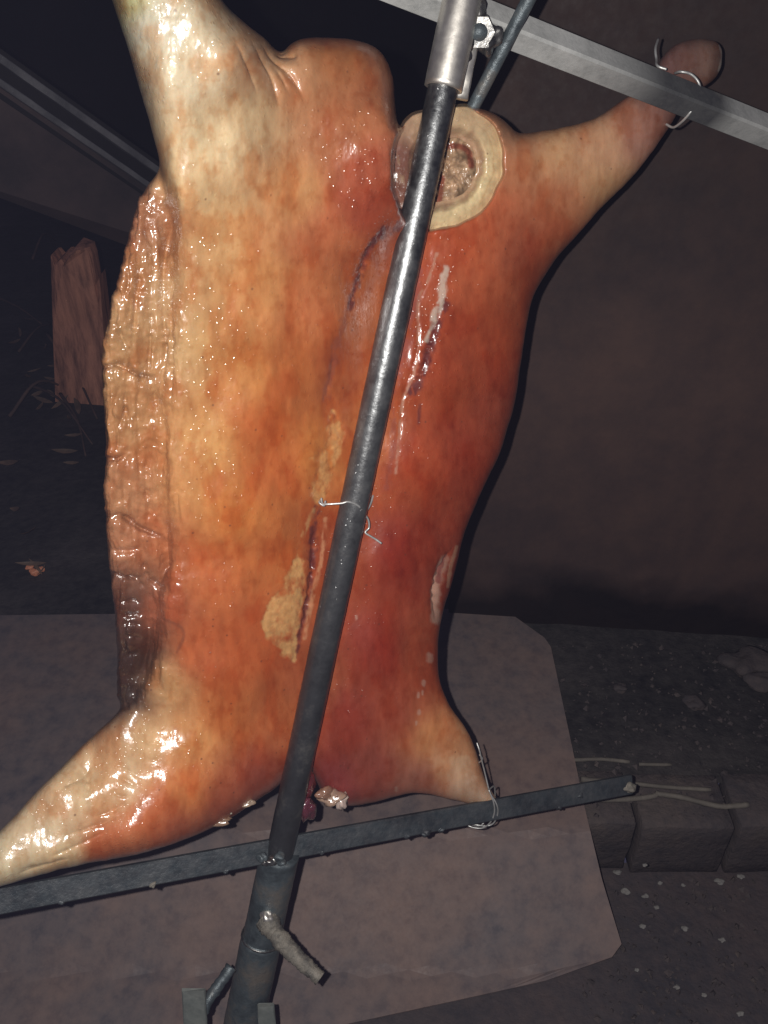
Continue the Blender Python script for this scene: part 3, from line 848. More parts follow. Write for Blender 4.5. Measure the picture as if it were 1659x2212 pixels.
T_PTS = [(600, 500, .095), (550, 900, .085), (520, 1300, .08), (900, 700, .08), (880, 1100, .075), (850, 1500, .065), (430, 250, .085), (330, 0, .07), (740, 150, .06), (700, 300, .085),
         (1100, 420, .075), (1250, 380, .052), (1400, 280, .040), (1490, 130, .034), (300, 1680, .055), (100, 1810, .042), (0, 1860, .036), (-80, 1910, .03), (1040, 1720, .024), (960, 1640, .045), (480, 1650, .07), (700, 1650, .05)]
R_PTS = [(600, 500, 110), (550, 900, 90), (430, 900, 55), (400, 1250, 50), (520, 1300, 90), (900, 700, 130), (1050, 850, 150), (960, 1150, 150), (880, 1400, 130), (850, 1550, 100), (430, 250, 110), (350, 60, 112), (310, -60, 112), (740, 150, 90), (850, 300, 30),
         (1080, 300, 60), (1200, 370, 75), (1330, 310, 68), (1420, 250, 60), (1490, 130, 52), (300, 1700, 95), (150, 1770, 70), (0, 1860, 58), (-80, 1915, 30), (1045, 1715, 40), (960, 1650, 80), (500, 1720, 60), (700, 1690, 40), (330, 440, 60)]


CUT = [(1000, 234), (1048, 250), (1078, 296), (1086, 345), (1078, 392), (1058, 434), (1024, 470), (975, 488), (925, 500), (885, 486), (860, 452), (850, 400), (847, 345), (856, 298), (876, 264), (912, 246), (955, 236)]
_ca = np.array([math.atan2(y_ - 368, x_ - 966) for x_, y_ in CUT]); _cr = np.array([math.hypot(x_ - 966, y_ - 368) for x_, y_ in CUT])
_o = np.argsort(_ca); _ca, _cr = _ca[_o], _cr[_o]


def cut_radius(a):
    a = np.arctan2(np.sin(a), np.cos(a))
    return np.interp(a, np.concatenate([_ca - 2 * math.pi, _ca, _ca + 2 * math.pi]), np.tile(_cr, 3)) * (1 + 0.012 * np.sin(9 * a + 1) + 0.010 * np.sin(14 * a))


def bowl(X, Y):
    return np.hypot(X - 966, Y - 368) / cut_radius(np.arctan2(Y - 368, X - 966))


HG = 5.5
gx = np.arange(-125, 1605, HG, dtype=np.float32); gy = np.arange(-130, 1985, HG, dtype=np.float32)
HW = 0.0031
gw = np.arange(-0.262, 0.185, HW, dtype=np.float32)
X2, Y2 = np.meshgrid(gx, gy, indexing='ij')
dB = seg_dist(X2, Y2, BODY)
FB = shep(X2, Y2, F_PTS)[..., 0]
TB = shep(X2, Y2, T_PTS)[..., 0]
RB = shep(X2, Y2, R_PTS)[..., 0]
e = 1 - sstep(0.90, 1.02, bowl(X2, Y2))
FB = FB * (1 - e) - 0.078 * e
SC = 0.00056
midB = FB - TB


def field(d, R, T, mid):
    pw = 2.5
    r = np.maximum(R - d, 0)[..., None]
    w = np.abs(gw[None, None, :] - mid[..., None]) * (R / T)[..., None]
    return ((r ** pw + w ** pw) ** (1 / pw) - R[..., None]) * SC


vol = field(dB, RB, TB, midB)
dF = seg_dist(X2, Y2, FLAP)
FF = shep(X2, Y2, [(330, 420, -.022), (315, 480, -.014), (300, 600, .000), (280, 800, -.008), (280, 1000, -.014), (285, 1200, -.020), (285, 1320, -.034), (285, 1480, -.05), (400, 700, .002), (400, 1000, -.010), (400, 1300, -.03)])[..., 0]
TF = np.full_like(FF, 0.026); RF = np.full_like(FF, 34.0)
v2 = field(dF, RF, TF, FF - TF)
kk = 0.007
hmix = np.clip(0.5 + 0.5 * (v2 - vol) / kk, 0, 1)
vol = v2 * (1 - hmix) + vol * hmix - kk * hmix * (1 - hmix)
del v2, hmix


def surface_nets(f):
    """smooth quad mesh of f = 0"""
    s_ = f < 0
    nx, ny, nz = f.shape
    cnt = np.zeros((nx - 1, ny - 1, nz - 1), np.int8)
    for dx in (0, 1):
        for dy in (0, 1):
            for dz in (0, 1):
                cnt += s_[dx:nx - 1 + dx, dy:ny - 1 + dy, dz:nz - 1 + dz]
    act = (cnt > 0) & (cnt < 8)
    I = np.argwhere(act)
    idx = np.full(act.shape, -1, np.int32)
    idx[act] = np.arange(len(I))
    pos = np.zeros((len(I), 3)); num = np.zeros(len(I))
    cor = np.array([(a, b, c) for a in (0, 1) for b in (0, 1) for c in (0, 1)])
    vals = np.stack([f[I[:, 0] + a, I[:, 1] + b, I[:, 2] + c] for a, b, c in cor], 1)
    for i in range(8):
        for j in range(i + 1, 8):
            if np.abs(cor[i] - cor[j]).sum() != 1: continue
            fa, fb = vals[:, i], vals[:, j]
            m_ = (fa < 0) != (fb < 0)
            t = np.where(m_, fa / np.where(m_, fa - fb, 1), 0)
            pos += np.where(m_[:, None], cor[i] + t[:, None] * (cor[j] - cor[i]), 0)
            num += m_
    V = I + pos / num[:, None]
    Q = []
    for ax in range(3):
        b_, c_ = (ax + 1) % 3, (ax + 2) % 3
        sl0 = [slice(None)] * 3; sl1 = [slice(None)] * 3
        sl0[ax] = slice(0, -1); sl1[ax] = slice(1, None)
        s0, s1 = s_[tuple(sl0)], s_[tuple(sl1)]
        E = np.argwhere(s0 != s1)
        ok = (E[:, b_] > 0) & (E[:, c_] > 0) & (E[:, b_] < f.shape[b_] - 1) & (E[:, c_] < f.shape[c_] - 1)
        E = E[ok]
        flip = s0[E[:, 0], E[:, 1], E[:, 2]]
        q_ = []
        for db, dc in ((1, 1), (0, 1), (0, 0), (1, 0)):
            o_ = E.copy(); o_[:, b_] -= db; o_[:, c_] -= dc
            q_.append(idx[o_[:, 0], o_[:, 1], o_[:, 2]])
        q_ = np.stack(q_, 1)
        q_[~flip] = q_[~flip][:, ::-1]
        Q.append(q_)
    return V, np.vstack(Q)


V, Q = surface_nets(vol)
del vol
# one smoothing pass, then a level of subdivision
Vm = np.stack([(gx[0] + V[:, 0] * HG) * SC, -(gy[0] + V[:, 1] * HG) * SC, gw[0] + V[:, 2] * HW], 1)
Q = Q[:, ::-1]
for _ in range(4):
    acc = np.zeros_like(Vm); cn = np.zeros(len(Vm))
    for a in range(4):
        b_ = (a + 1) % 4
        np.add.at(acc, Q[:, a], Vm[Q[:, b_]]); np.add.at(acc, Q[:, b_], Vm[Q[:, a]])
        np.add.at(cn, Q[:, a], 1); np.add.at(cn, Q[:, b_], 1)
    Vm = 0.45 * Vm + 0.55 * acc / cn[:, None]
me = bpy.data.meshes.new('carcass')
me.from_pydata(Vm.tolist(), [], Q.tolist())
tmp = bpy.data.objects.new('carcass_tmp', me)
COL.objects.link(tmp)
md = tmp.modifiers.new('s', 'SUBSURF'); md.levels = 1
dg = bpy.context.evaluated_depsgraph_get()
pm = bpy.data.meshes.new_from_object(tmp.evaluated_get(dg))
bpy.data.objects.remove(tmp); bpy.data.meshes.remove(me)
n = len(pm.vertices)
co = np.empty(n * 3, np.float32); pm.vertices.foreach_get('co', co); co = co.reshape(-1, 3).astype(float)
nr = np.empty(n * 3, np.float32); pm.vertices.foreach_get('normal', nr); nr = nr.reshape(-1, 3).astype(float)
px = co[:, 0] / SC; py = -co[:, 1] / SC
front = sstep(-0.25, 0.15, nr[:, 2])
print('pig verts', n, 'outward check', (nr[:, 2] * (co[:, 2])).mean())


def Z1(pts): return [((200 + a * .7233) / 1.4756, b * .7233 / 1.4756) for a, b in pts]
def Z3(pts): return [(a * .3983, 474.4 + b * .3983) for a, b in pts]
def Z4(pts): return [(474.4 + a * .4085, 474.4 + b * .4085) for a, b in pts]
def Z5(pts): return [(474.4 + a * .4085, 1084.3 + b * .4085) for a, b in pts]
def Z6(pts): return [(a * .3676, 1287.6 + b * .3676) for a, b in pts]


disp = np.zeros(n)


def near(poly, width):
    """vertices close to a line, and their distance over width"""
    poly = np.asarray(poly, float)
    m_ = (px > poly[:, 0].min() - 3 * width) & (px < poly[:, 0].max() + 3 * width) & (py > poly[:, 1].min() - 3 * width) & (py < poly[:, 1].max() + 3 * width)
    ii = np.nonzero(m_)[0]
    d_ = seg_dist(px[ii], py[ii], poly, closed=False)
    return ii, d_ / width


def groove(poly, width, depth, wob=0.0):
    path = smooth_path(np.asarray(poly, float), 5) if len(poly) > 2 else np.asarray(poly, float)
    ii, d_ = near(path, width)
    if len(ii) == 0: return
    g = np.exp(-1.25 * np.abs(d_)) * (1 + wob * (vnoise(px[ii] / 9 + 60, py[ii] / 9 + 60, 8) - 0.5) * 2) * sstep(3.0, 2.0, np.abs(d_))
    # a fold fades out at its two ends
    ln = np.hypot(*(path[-1] - path[0])) + 1e-6
    dend = np.minimum(np.hypot(px[ii] - path[0][0], py[ii] - path[0][1]), np.hypot(px[ii] - path[-1][0], py[ii] - path[-1][1]))
    g = g * (0.15 + 0.85 * sstep(0, 0.35 * ln, dend))
    disp[ii] += -depth * g * front[ii]


# folds of the raised hind leg
for p_, w_, d_ in [([(860, 425), (835, 330), (795, 245), (760, 190)], 8, .0055), ([(955, 480), (925, 340), (885, 260), (840, 200)], 8, .0065), ([(1065, 440), (1010, 340), (950, 270), (875, 195)], 9, .0065),
                   ([(1000, 420), (960, 330), (930, 290)], 6, .003), ([(470, 740), (470, 900), (520, 1060)], 20, .003), ([(1040, 250), (985, 240), (930, 230)], 8, .005)]:
    groove(Z1(p_), w_, d_)
# leg against flank
groove(Z3([(930, -40), (900, 120), (885, 300), (880, 420)]), 11, .012)
# folds of the flank
for p_, w_, d_ in [([(775, 130), (760, 280), (735, 460), (715, 720)], 6, .0042), ([(690, 200), (690, 330), (660, 470)], 6, .003), ([(835, 420), (815, 620), (800, 900)], 6, .0042), ([(885, 430), (885, 650), (885, 880)], 5, .003),
                   ([(860, 900), (835, 960), (870, 1080)], 5, .003), ([(925, 470), (925, 760), (930, 1060)], 7, .0025), ([(545, 800), (640, 790), (740, 840), (850, 855)], 6, .006), ([(560, 1290), (620, 1300), (690, 1270)], 6, .005),
                   ([(570, 1610), (660, 1610), (760, 1675), (890, 1725)], 6, .007), ([(580, 1790), (680, 1800), (780, 1780)], 6, .004), ([(580, 1900), (640, 1945), (720, 1950), (800, 2010)], 7, .006), ([(780, 1840), (800, 1940), (890, 2010)], 6, .005),
                   ([(895, 1720), (905, 1830), (885, 1960)], 6, .004), ([(800, 1240), (790, 1450), (815, 1640)], 6, .004), ([(740, 1230), (755, 1330), (760, 1440)], 5, .003), ([(600, 1050), (640, 1170), (620, 1290)], 5, .003),
                   ([(690, 880), (680, 1000), (700, 1160)], 5, .003), ([(760, 900), (745, 1000), (750, 1200)], 5, .003), ([(700, 1000), (640, 1130)], 5, .003), ([(620, 2080), (720, 2070), (780, 2090)], 5, .003), ([(630, 2150), (700, 2150), (790, 2140)], 5, .0035), ([(620, 560), (660, 640), (700, 740)], 6, .003)]:
    groove(Z3(p_), w_ * 1.15, d_ * 1.8, 0.5)
groove(Z6([(868, -60), (862, 100), (868, 260), (830, 420), (760, 560)]), 8, .007)
for p_ in ([(690, 90), (760, 110), (840, 90)], [(690, 170), (770, 160), (850, 180)], [(700, 240), (780, 240), (860, 270)], [(700, 330), (760, 350), (830, 340)]):
    groove(Z6(p_), 5, .004, 0.5)
# creases of the lower left leg
for p_, w_, d_ in [([(540, 1300), (680, 1245), (770, 1185)], 6, .0032), ([(380, 1410), (560, 1345), (700, 1290)], 6, .0035), ([(280, 1540), (460, 1460), (620, 1380)], 6, .0035), ([(70, 1645), (250, 1590), (440, 1535)], 6, .0035), ([(100, 1615), (300, 1570)], 5, .002),
                   ([(700, 1000), (770, 1030), (830, 1070)], 5, .002), ([(690, 1050), (760, 1090), (800, 1130)], 5, .002), ([(850, 880), (900, 860), (950, 880)], 5, .002), ([(640, 1140), (700, 1170), (760, 1170)], 5, .002), ([(780, 880), (880, 960), (940, 940)], 6, .002), ([(470, 1000), (520, 1100), (500, 1200)], 8, .002), ([(330, 1120), (440, 1080), (560, 980)], 9, .002)]:
    groove(Z6(p_), w_, d_, 0.4)
# cut marks by the spine
groove(Z4([(850, 70), (785, 170), (745, 290), (690, 470)]), 8, .004, 0.9)
groove(Z4([(1185, 430), (1130, 580), (1090, 720), (1030, 900)]), 9, .004, 0.9)
groove(Z4([(1120, 300), (1050, 450), (1045, 680), (970, 950), (945, 1330)]), 5, .002, 0.6)
groove(Z4([(600, 620), (590, 820), (540, 1000)]), 10, .0025, 0.5)
groove(Z5([(515, 40), (495, 200), (495, 340), (465, 560), (410, 740), (392, 835)]), 8, .0055, 0.7)
# slit in the right flank, with raised lips
SLIT = Z5([(1240, 245), (1205, 310), (1165, 420), (1150, 520), (1148, 625)])
groove(SLIT, 11, .010, 0.3)
# skin torn off by the pole: rough hollow
YEL = Z5([(410, 265), (440, 330), (452, 450), (424, 640), (402, 830), (352, 822), (290, 760), (228, 680), (240, 580), (330, 440), (385, 350)])
YEL2 = Z4([(590, 1010), (640, 1060), (660, 1180), (610, 1300), (560, 1480), (500, 1500), (490, 1420), (520, 1290), (480, 1260), (550, 1200), (570, 1110)])
dy1 = seg_dist(px, py, closed_smooth(YEL, 4)); dy2 = seg_dist(px, py, closed_smooth(YEL2, 4))
jag = 9 * (fbm(px / 12 + 50, py / 12 + 50, 31) - 0.5)
ym = sstep(-3, 4, dy1 + 2 * jag); ym2 = sstep(-4, 5, dy2 + 2 * jag)
disp -= front * ym * (0.0014 - 0.0020 * (fbm(px / 9 + 30, py / 9 + 30, 33) - 0.3))
disp -= front * ym2 * (0.0012 - 0.003 * (fbm(px / 9 + 30, py / 9 + 30, 34) - 0.3))
# general unevenness: soft lumps, streaks along the body, fine wrinkle on the flank
disp += front * 0.0050 * (fbm(px / 95 + 40, py / 130 + 40, 41) - 0.5)
disp += front * 0.0013 * (fbm(px / 26 + 40, py / 60 + 40, 43) - 0.5)
flank = sstep(440, 335, px) * sstep(380, 430, py) * sstep(1560, 1500, py)
wob = 18 * (vnoise(px / 40 + 20, py / 60 + 20, 51) - 0.5)
disp += front * flank * 0.0085 * (fbm((px + wob) / 17 + 40, py / 85 + 40, 45) - 0.5)
disp += front * flank * 0.0055 * (fbm((px + wob) / 26 + 40, (py + wob) / 20 + 40, 46) - 0.5)
disp += front * (1 - flank) * 0.0005 * (fbm(px / 9 + 40, py / 14 + 40, 47) - 0.5)

co2 = co + nr * disp[:, None]
W = co2[:, 2]
fx_, fy_ = co2[:, 0] / SC, -co2[:, 1] / SC
wpos = P(fx_, fy_, zp(fx_, fy_) - W)

# ---- browning of the skin, with angle shading left in its tones
C_PTS = [((330, 60), (236, 222, 194)), ((250, 10), (222, 210, 150)), ((420, 150), (235, 212, 176)), ((450, 300), (234, 206, 162)), ((400, 400), (228, 192, 144)), ((540, 250), (222, 184, 138)), ((640, 200), (188, 128, 86)), ((600, 150), (205, 160, 120)), ((740, 120), (168, 104, 62)), ((740, 250), (180, 112, 72)), ((800, 200), (165, 100, 64)),
         ((790, 440), (160, 72, 48)), ((820, 380), (170, 90, 62)), ((640, 420), (208, 146, 94)), ((480, 480), (220, 175, 125)), ((560, 600), (208, 146, 94)), ((700, 520), (190, 110, 72)), ((680, 650), (194, 116, 74)), ((430, 750), (208, 164, 116)), ((380, 620), (208, 164, 118)), ((540, 800), (204, 138, 82)), ((640, 800), (184, 106, 60)), ((720, 800), (172, 94, 56)),
         ((460, 960), (216, 164, 108)), ((560, 940), (188, 104, 56)), ((600, 1000), (186, 102, 56)), ((680, 980), (198, 124, 66)), ((500, 1100), (198, 122, 64)), ((430, 1060), (208, 146, 92)), ((600, 1200), (186, 108, 60)), ((440, 1250), (192, 108, 62)), ((540, 1400), (180, 92, 52)), ((420, 1400), (186, 98, 58)), ((350, 1480), (205, 155, 105)), ((500, 1550), (188, 106, 58)), ((600, 1550), (176, 98, 58)),
         ((330, 1600), (214, 172, 126)), ((400, 1700), (192, 114, 62)), ((330, 1760), (184, 100, 60)), ((420, 1600), (200, 138, 84)), ((200, 1700), (214, 182, 140)), ((250, 1690), (216, 186, 148)), ((100, 1800), (206, 178, 142)), ((20, 1870), (202, 182, 148)), ((130, 1850), (200, 170, 130)), ((230, 1830), (172, 92, 56)), ((480, 1740), (148, 74, 50)), ((560, 1690), (146, 72, 54)), ((380, 1800), (160, 82, 54)),
         ((820, 640), (172, 98, 62)), ((900, 600), (178, 88, 58)), ((1000, 550), (186, 96, 60)), ((1050, 450), (190, 102, 66)), ((1110, 350), (176, 112, 76)), ((1120, 300), (180, 130, 96)), ((1200, 330), (194, 146, 104)), ((1300, 300), (194, 146, 110)), ((1380, 290), (168, 118, 98)), ((1300, 400), (178, 134, 96)), ((1220, 440), (170, 106, 72)), ((1200, 500), (160, 92, 64)), ((1150, 560), (152, 78, 52)), ((960, 800), (166, 76, 46)), ((1050, 750), (164, 76, 46)), ((1080, 880), (150, 72, 52)),
         ((900, 1000), (166, 76, 46)), ((1000, 1000), (152, 64, 42)), ((860, 1200), (142, 56, 42)), ((930, 1200), (150, 68, 48)), ((820, 1400), (142, 56, 42)), ((900, 1400), (156, 78, 52)), ((760, 1550), (142, 62, 48)), ((850, 1550), (148, 72, 52)), ((920, 1600), (184, 122, 78)), ((980, 1640), (190, 152, 118)), ((1030, 1710), (168, 140, 116)), ((800, 1660), (132, 66, 52)), ((720, 1690), (122, 52, 48)), ((900, 1690), (140, 86, 68)),
         ((790, 960), (178, 104, 60)), ((730, 1200), (150, 72, 44)), ((690, 1480), (150, 80, 52)), ((1490, 130), (118, 86, 76)), ((1535, 130), (126, 98, 84)), ((1440, 130), (104, 74, 70)), ((1440, 240), (140, 98, 86)),
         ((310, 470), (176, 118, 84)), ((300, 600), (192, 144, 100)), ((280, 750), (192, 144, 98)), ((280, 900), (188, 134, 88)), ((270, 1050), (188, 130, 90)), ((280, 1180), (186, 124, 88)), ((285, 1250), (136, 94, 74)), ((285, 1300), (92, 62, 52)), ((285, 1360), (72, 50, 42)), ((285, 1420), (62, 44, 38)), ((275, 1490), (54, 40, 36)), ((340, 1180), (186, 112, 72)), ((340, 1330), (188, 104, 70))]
warp = 34 * (fbm(px / 60 + 20, py / 60 + 20, 61) - 0.5); warp2 = 34 * (fbm(px / 60 + 120, py / 60 + 70, 62) - 0.5)
srgb = shep(px + warp, py + warp2, [(a[0], a[1], np.array(c_, float)) for a, c_ in C_PTS], soft=38.0, p=1.9).astype(float)
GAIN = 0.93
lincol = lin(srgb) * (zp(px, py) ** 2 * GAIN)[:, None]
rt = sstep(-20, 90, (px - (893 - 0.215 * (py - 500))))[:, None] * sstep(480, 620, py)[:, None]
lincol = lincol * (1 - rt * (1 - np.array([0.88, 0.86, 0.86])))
# blotches: deeper orange and paler tan
bl = fbm(px / 42 + 30, py / 70 + 30, 71); bl2 = fbm(px / 16 + 30, py / 42 + 30, 72)
k1 = sstep(0.50, 0.70, bl)[:, None] * 0.65
lincol = lincol * (1 - k1) + k1 * lincol * np.array([0.88, 0.62, 0.45])
k2 = sstep(0.54, 0.75, 1 - bl)[:, None] * 0.45
lincol = lincol * (1 - k2) + k2 * (lincol * np.array([1.1, 1.22, 1.3]))
lincol *= (0.84 + 0.32 * bl2)[:, None]
# finer mottling of the crisp skin: small caramel spots and pale flecks
sp_ = fbm((px + warp * 0.5) / 13 + 30, (py + warp2 * 0.5) / 17 + 30, 75, 3)
k3 = (sstep(0.56, 0.74, sp_) * 0.42)[:, None]
lincol = lincol * (1 - k3) + k3 * lincol * np.array([0.80, 0.62, 0.48])
k4 = (sstep(0.60, 0.80, 1 - sp_) * 0.35)[:, None]
lincol = lincol * (1 - k4) + k4 * lincol * np.array([1.10, 1.20, 1.25])
# caramel tone of the back and shoulder
tn = (sstep(330, 470, px) * sstep(330, 620, py) * sstep(1700, 1500, py))[:, None]
lincol = lincol * (1 - tn * (1 - np.array([0.93, 0.86, 0.74])))


def tint_line(poly, width, col, alpha, jagged=0.5, seed=81, closed=False):
    path = smooth_path(np.asarray(poly, float), 5) if len(poly) > 2 else np.asarray(poly, float)
    ii, d_ = near(path, width)
    j = (fbm(px[ii] / 7 + 50, py[ii] / 11 + 50, seed) - 0.5) * 2 * jagged
    a_ = (alpha * sstep(1.25, 0.35, d_ + j) * front[ii] * (1 if jagged < 0.45 else sstep(0.22, 0.55, fbm(px[ii] / 9 + 80, py[ii] / 20 + 80, seed + 5))))[:, None]
    lincol[ii] = lincol[ii] * (1 - a_) + a_ * np.asarray(col)


MAR = (0.10, 0.022, 0.020); FAT = (0.52, 0.42, 0.34); CREASE_SHADE = (0.05, 0.02, 0.014)
tint_line(Z4([(870, 50), (785, 170), (745, 290), (690, 470)]), 9, MAR, 0.9)
tint_line(Z4([(680, 480), (640, 600), (600, 760), (560, 950)]), 10, (0.22, 0.06, 0.035), 0.6, 0.9)
tint_line(Z4([(1190, 440), (1140, 580), (1100, 720), (1050, 860), (1020, 910)]), 13, MAR, 0.9)
tint_line(Z4([(1195, 260), (1180, 360), (1165, 440), (1125, 540)]), 10, FAT, 0.75, 0.8)
tint_line(Z4([(1120, 560), (1090, 640)]), 5, FAT, 0.8)
tint_line(Z4([(1150, 180), (1100, 330), (1050, 430), (1050, 680), (1020, 830), (970, 950), (945, 1200), (930, 1340)]), 4, (0.42, 0.22, 0.15), 0.7)
tint_line(Z4([(1050, 280), (1010, 450), (980, 650), (950, 800)]), 16, (0.26, 0.075, 0.06), 0.6, 0.8)
tint_line(Z4([(1060, 980), (1050, 1080)]), 4, MAR, 0.7)
tint_line(Z4([(910, 900), (920, 1200), (880, 1420)]), 8, (0.22, 0.05, 0.03), 0.6, 0.7)
tint_line(Z4([(830, 100), (900, 60), (960, 30)]), 12, MAR, 0.7, 0.7)
tint_line(Z4([(1100, 30), (1180, 20), (1240, -10)]), 9, (0.15, 0.04, 0.035), 0.7, 0.7)
tint_line(Z5([(515, 30), (495, 200), (492, 340)]), 10, MAR, 0.9, 0.7)
tint_line(Z5([(488, 380), (465, 560), (412, 740), (392, 835)]), 7, MAR, 0.85, 0.7)
tint_line(Z5([(560, 90), (540, 300), (500, 480), (450, 720)]), 5, (0.52, 0.24, 0.12), 0.7, 0.6)
tint_line(Z5([(500, 40), (440, 180)]), 6, (0.5, 0.27, 0.11), 0.6, 0.6)
a_ = (ym * front * sstep(0.15, 0.6, fbm(px / 14 + 90, py / 20 + 90, 97)))[:, None] * 0.85
yc = np.array([0.55, 0.30, 0.115]) * (0.72 + 0.56 * fbm(px / 8 + 70, py / 8 + 70, 90))[:, None]
lincol = lincol * (1 - a_) + a_ * yc
a_ = (0.7 * ym2 * front * sstep(0.25, 0.65, fbm(px / 14 + 90, py / 22 + 90, 98)))[:, None]
lincol = lincol * (1 - a_) + a_ * yc * np.array([1.05, 1.0, 0.95])
tint_line(SLIT[1:], 12, (0.42, 0.24, 0.175), 0.9, 0.4)
tint_line(Z5([(1210, 290), (1190, 370), (1178, 430)]), 4, (0.2, 0.05, 0.04), 0.85, 0.3)
tint_line(Z5([(1262, 240), (1235, 330), (1215, 450)]), 4, (0.5, 0.26, 0.16), 0.7, 0.3)
for x_, y_, r_ in [(1108, 825, 7), (1078, 958, 4.5), (1052, 1020, 4), (1072, 1010, 3.5), (1055, 1110, 4), (1040, 1170, 3), (722, 610, 3), (935, 1520, 4)]:
    tint_line(Z5([(x_, y_ - r_ * 2), (x_, y_ + r_ * 2)]), r_, (0.5, 0.36, 0.28), 0.38, 0.44)
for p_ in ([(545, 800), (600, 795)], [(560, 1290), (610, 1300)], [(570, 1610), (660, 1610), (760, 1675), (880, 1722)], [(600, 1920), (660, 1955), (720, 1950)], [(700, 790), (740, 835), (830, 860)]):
    tint_line(Z3(p_), 8, CREASE_SHADE, 0.28, 0.4)  # shade of the flank folds painted as dark lines in the creases
tint_line(Z6([(940, 120), (1060, 180), (1080, 240), (1040, 330)]), 4, (0.2, 0.06, 0.03), 0.6, 0.4)
tint_line([(1556, 100), (1560, 125), (1552, 152)], 5, (0.55, 0.48, 0.4), 0.8, 0.2)
lincol = np.clip(lincol, 0.01, 0.86)

g_pts = [(350, 30, 1.0), (400, 130, .75), (300, 60, .9), (450, 320, .12), (540, 300, .12), (560, 180, .35), (640, 200, .3), (740, 120, .2), (760, 340, .95), (740, 250, .45), (640, 450, .12), (560, 600, .12), (350, 560, .9), (350, 800, 1.0), (400, 800, .7), (410, 900, .6), (430, 700, .85), (445, 850, .7), (450, 960, .55), (520, 880, .25), (560, 900, .12), (340, 1000, .6), (480, 1100, .25), (280, 650, .9), (270, 900, .9), (270, 1100, .9), (280, 1300, .9), (280, 1450, .7), (420, 1300, .3),
         (540, 1400, .3), (300, 1580, .8), (290, 1640, 1.0), (250, 1690, 1.0), (150, 1780, .7), (50, 1850, .5), (400, 1700, .35), (500, 1600, .35), (560, 1700, .5), (820, 540, .8), (900, 620, .8), (930, 800, .6), (720, 800, .35), (1050, 700, .15), (1200, 380, .05), (1400, 280, .05), (900, 1000, .3), (860, 1300, .15), (930, 1250, .3), (850, 1550, .15), (960, 1640, .1), (700, 1680, .5), (660, 1200, .5), (1000, 520, .4)]
grease = np.clip(shep(px, py, g_pts, soft=40.0)[..., 0] * (0.55 + 0.9 * fbm(px / 30 + 12, py / 40 + 12, 95)), 0, 1)

pig_at = P(640, 1760, zp(640, 1760))
pig = empty('roast_pig', pig_at, 'golden brown headless roast pig stretched out and wired to the spit', 'roast pig')
pm.name = 'carcass'
pm.vertices.foreach_set('co', (wpos - pig_at).astype(np.float32).ravel())
at = pm.attributes.new('roast', 'FLOAT_COLOR', 'POINT')
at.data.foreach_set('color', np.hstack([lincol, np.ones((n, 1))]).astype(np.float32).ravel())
at = pm.attributes.new('grease', 'FLOAT', 'POINT')
at.data.foreach_set('value', grease.astype(np.float32))
pm.polygons.foreach_set('use_smooth', [True] * len(pm.polygons))
pm.materials.clear(); pm.materials.append(M['skin'])
pm.update()
body = bpy.data.objects.new('carcass', pm)
COL.objects.link(body)
body.parent = pig


def tint(o, cols, g=None):
    me_ = o.data
    nv = len(me_.vertices)
    a1_ = me_.attributes.new('roast', 'FLOAT_COLOR', 'POINT')
    c_ = np.broadcast_to(np.asarray(cols, float), (nv, 3))
    a1_.data.foreach_set('color', np.hstack([c_, np.ones((nv, 1))]).astype(np.float32).ravel())
    a2_ = me_.attributes.new('grease', 'FLOAT', 'POINT')
    a2_.data.foreach_set('value', np.full(nv, 0.7 if g is None else g, np.float32) if np.isscalar(g) or g is None else np.asarray(g, np.float32))


# cut face between the hams: fat ring round lean meat
def polar(r0, r1, nr_, na, hfun, cx=966, cy=368, rx=119, ry=132):
    V = []; pr = []
    for i in range(nr_):
        r = r0 + (r1 - r0) * i / (nr_ - 1)
        for j in range(na):
            a = 2 * math.pi * j / na
            wv = float(cut_radius(a))
            V.append((cx + r * wv * math.cos(a), cy + r * wv * math.sin(a))); pr.append((r, a))
    V = np.array(V); pr = np.array(pr)
    h = hfun(V[:, 0], V[:, 1], pr[:, 0], pr[:, 1])
    F = []
    for i in range(nr_ - 1):
        for j in range(na):
            F.append((i * na + j, i * na + (j + 1) % na, (i + 1) * na + (j + 1) % na, (i + 1) * na + j))
    return V, pr, h, F


fat_h = lambda x, y, r, a: -0.0200 + 0.004 * np.sin(np.clip((r - 0.58) / 0.40, 0, 1) * math.pi) - 0.030 * sstep(1.0, 1.06, r) - 0.012 * sstep(0.72, 0.54, r) + 0.004 * (fbm(x / 14 + 30, y / 14 + 30, 101) - 0.5) 
V2_, pr, h, Fq = polar(0.52, 1.06, 28, 150, fat_h)
o = obj('fat_ring', P(V2_[:, 0], V2_[:, 1], zp(V2_[:, 0], V2_[:, 1]) - h), Fq, M['meat'], pig, label='pale ring of fat round the cut between the hams')
cfat = np.array([0.60, 0.46, 0.255]) * (0.6 + 0.5 * fbm(V2_[:, 0] / 18 + 30, V2_[:, 1] / 18 + 30, 102) + 0.3 * fbm(V2_[:, 0] / 5 + 30, V2_[:, 1] / 5 + 30, 103))[:, None]
mk = np.exp(-((pr[:, 0] - 0.84) / 0.018) ** 2)[:, None] * sstep(0.2, 0.8, np.cos(pr[:, 1] + 0.2))[:, None] * 0.4
cfat = cfat * (1 - mk) + mk * np.array([0.45, 0.25, 0.1])
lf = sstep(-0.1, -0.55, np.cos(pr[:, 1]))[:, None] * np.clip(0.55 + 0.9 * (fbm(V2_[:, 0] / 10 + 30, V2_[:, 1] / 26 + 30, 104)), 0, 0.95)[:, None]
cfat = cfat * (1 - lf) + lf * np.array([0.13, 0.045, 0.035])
tp = sstep(0.35, 0.9, -np.sin(pr[:, 1]))[:, None] * 0.7
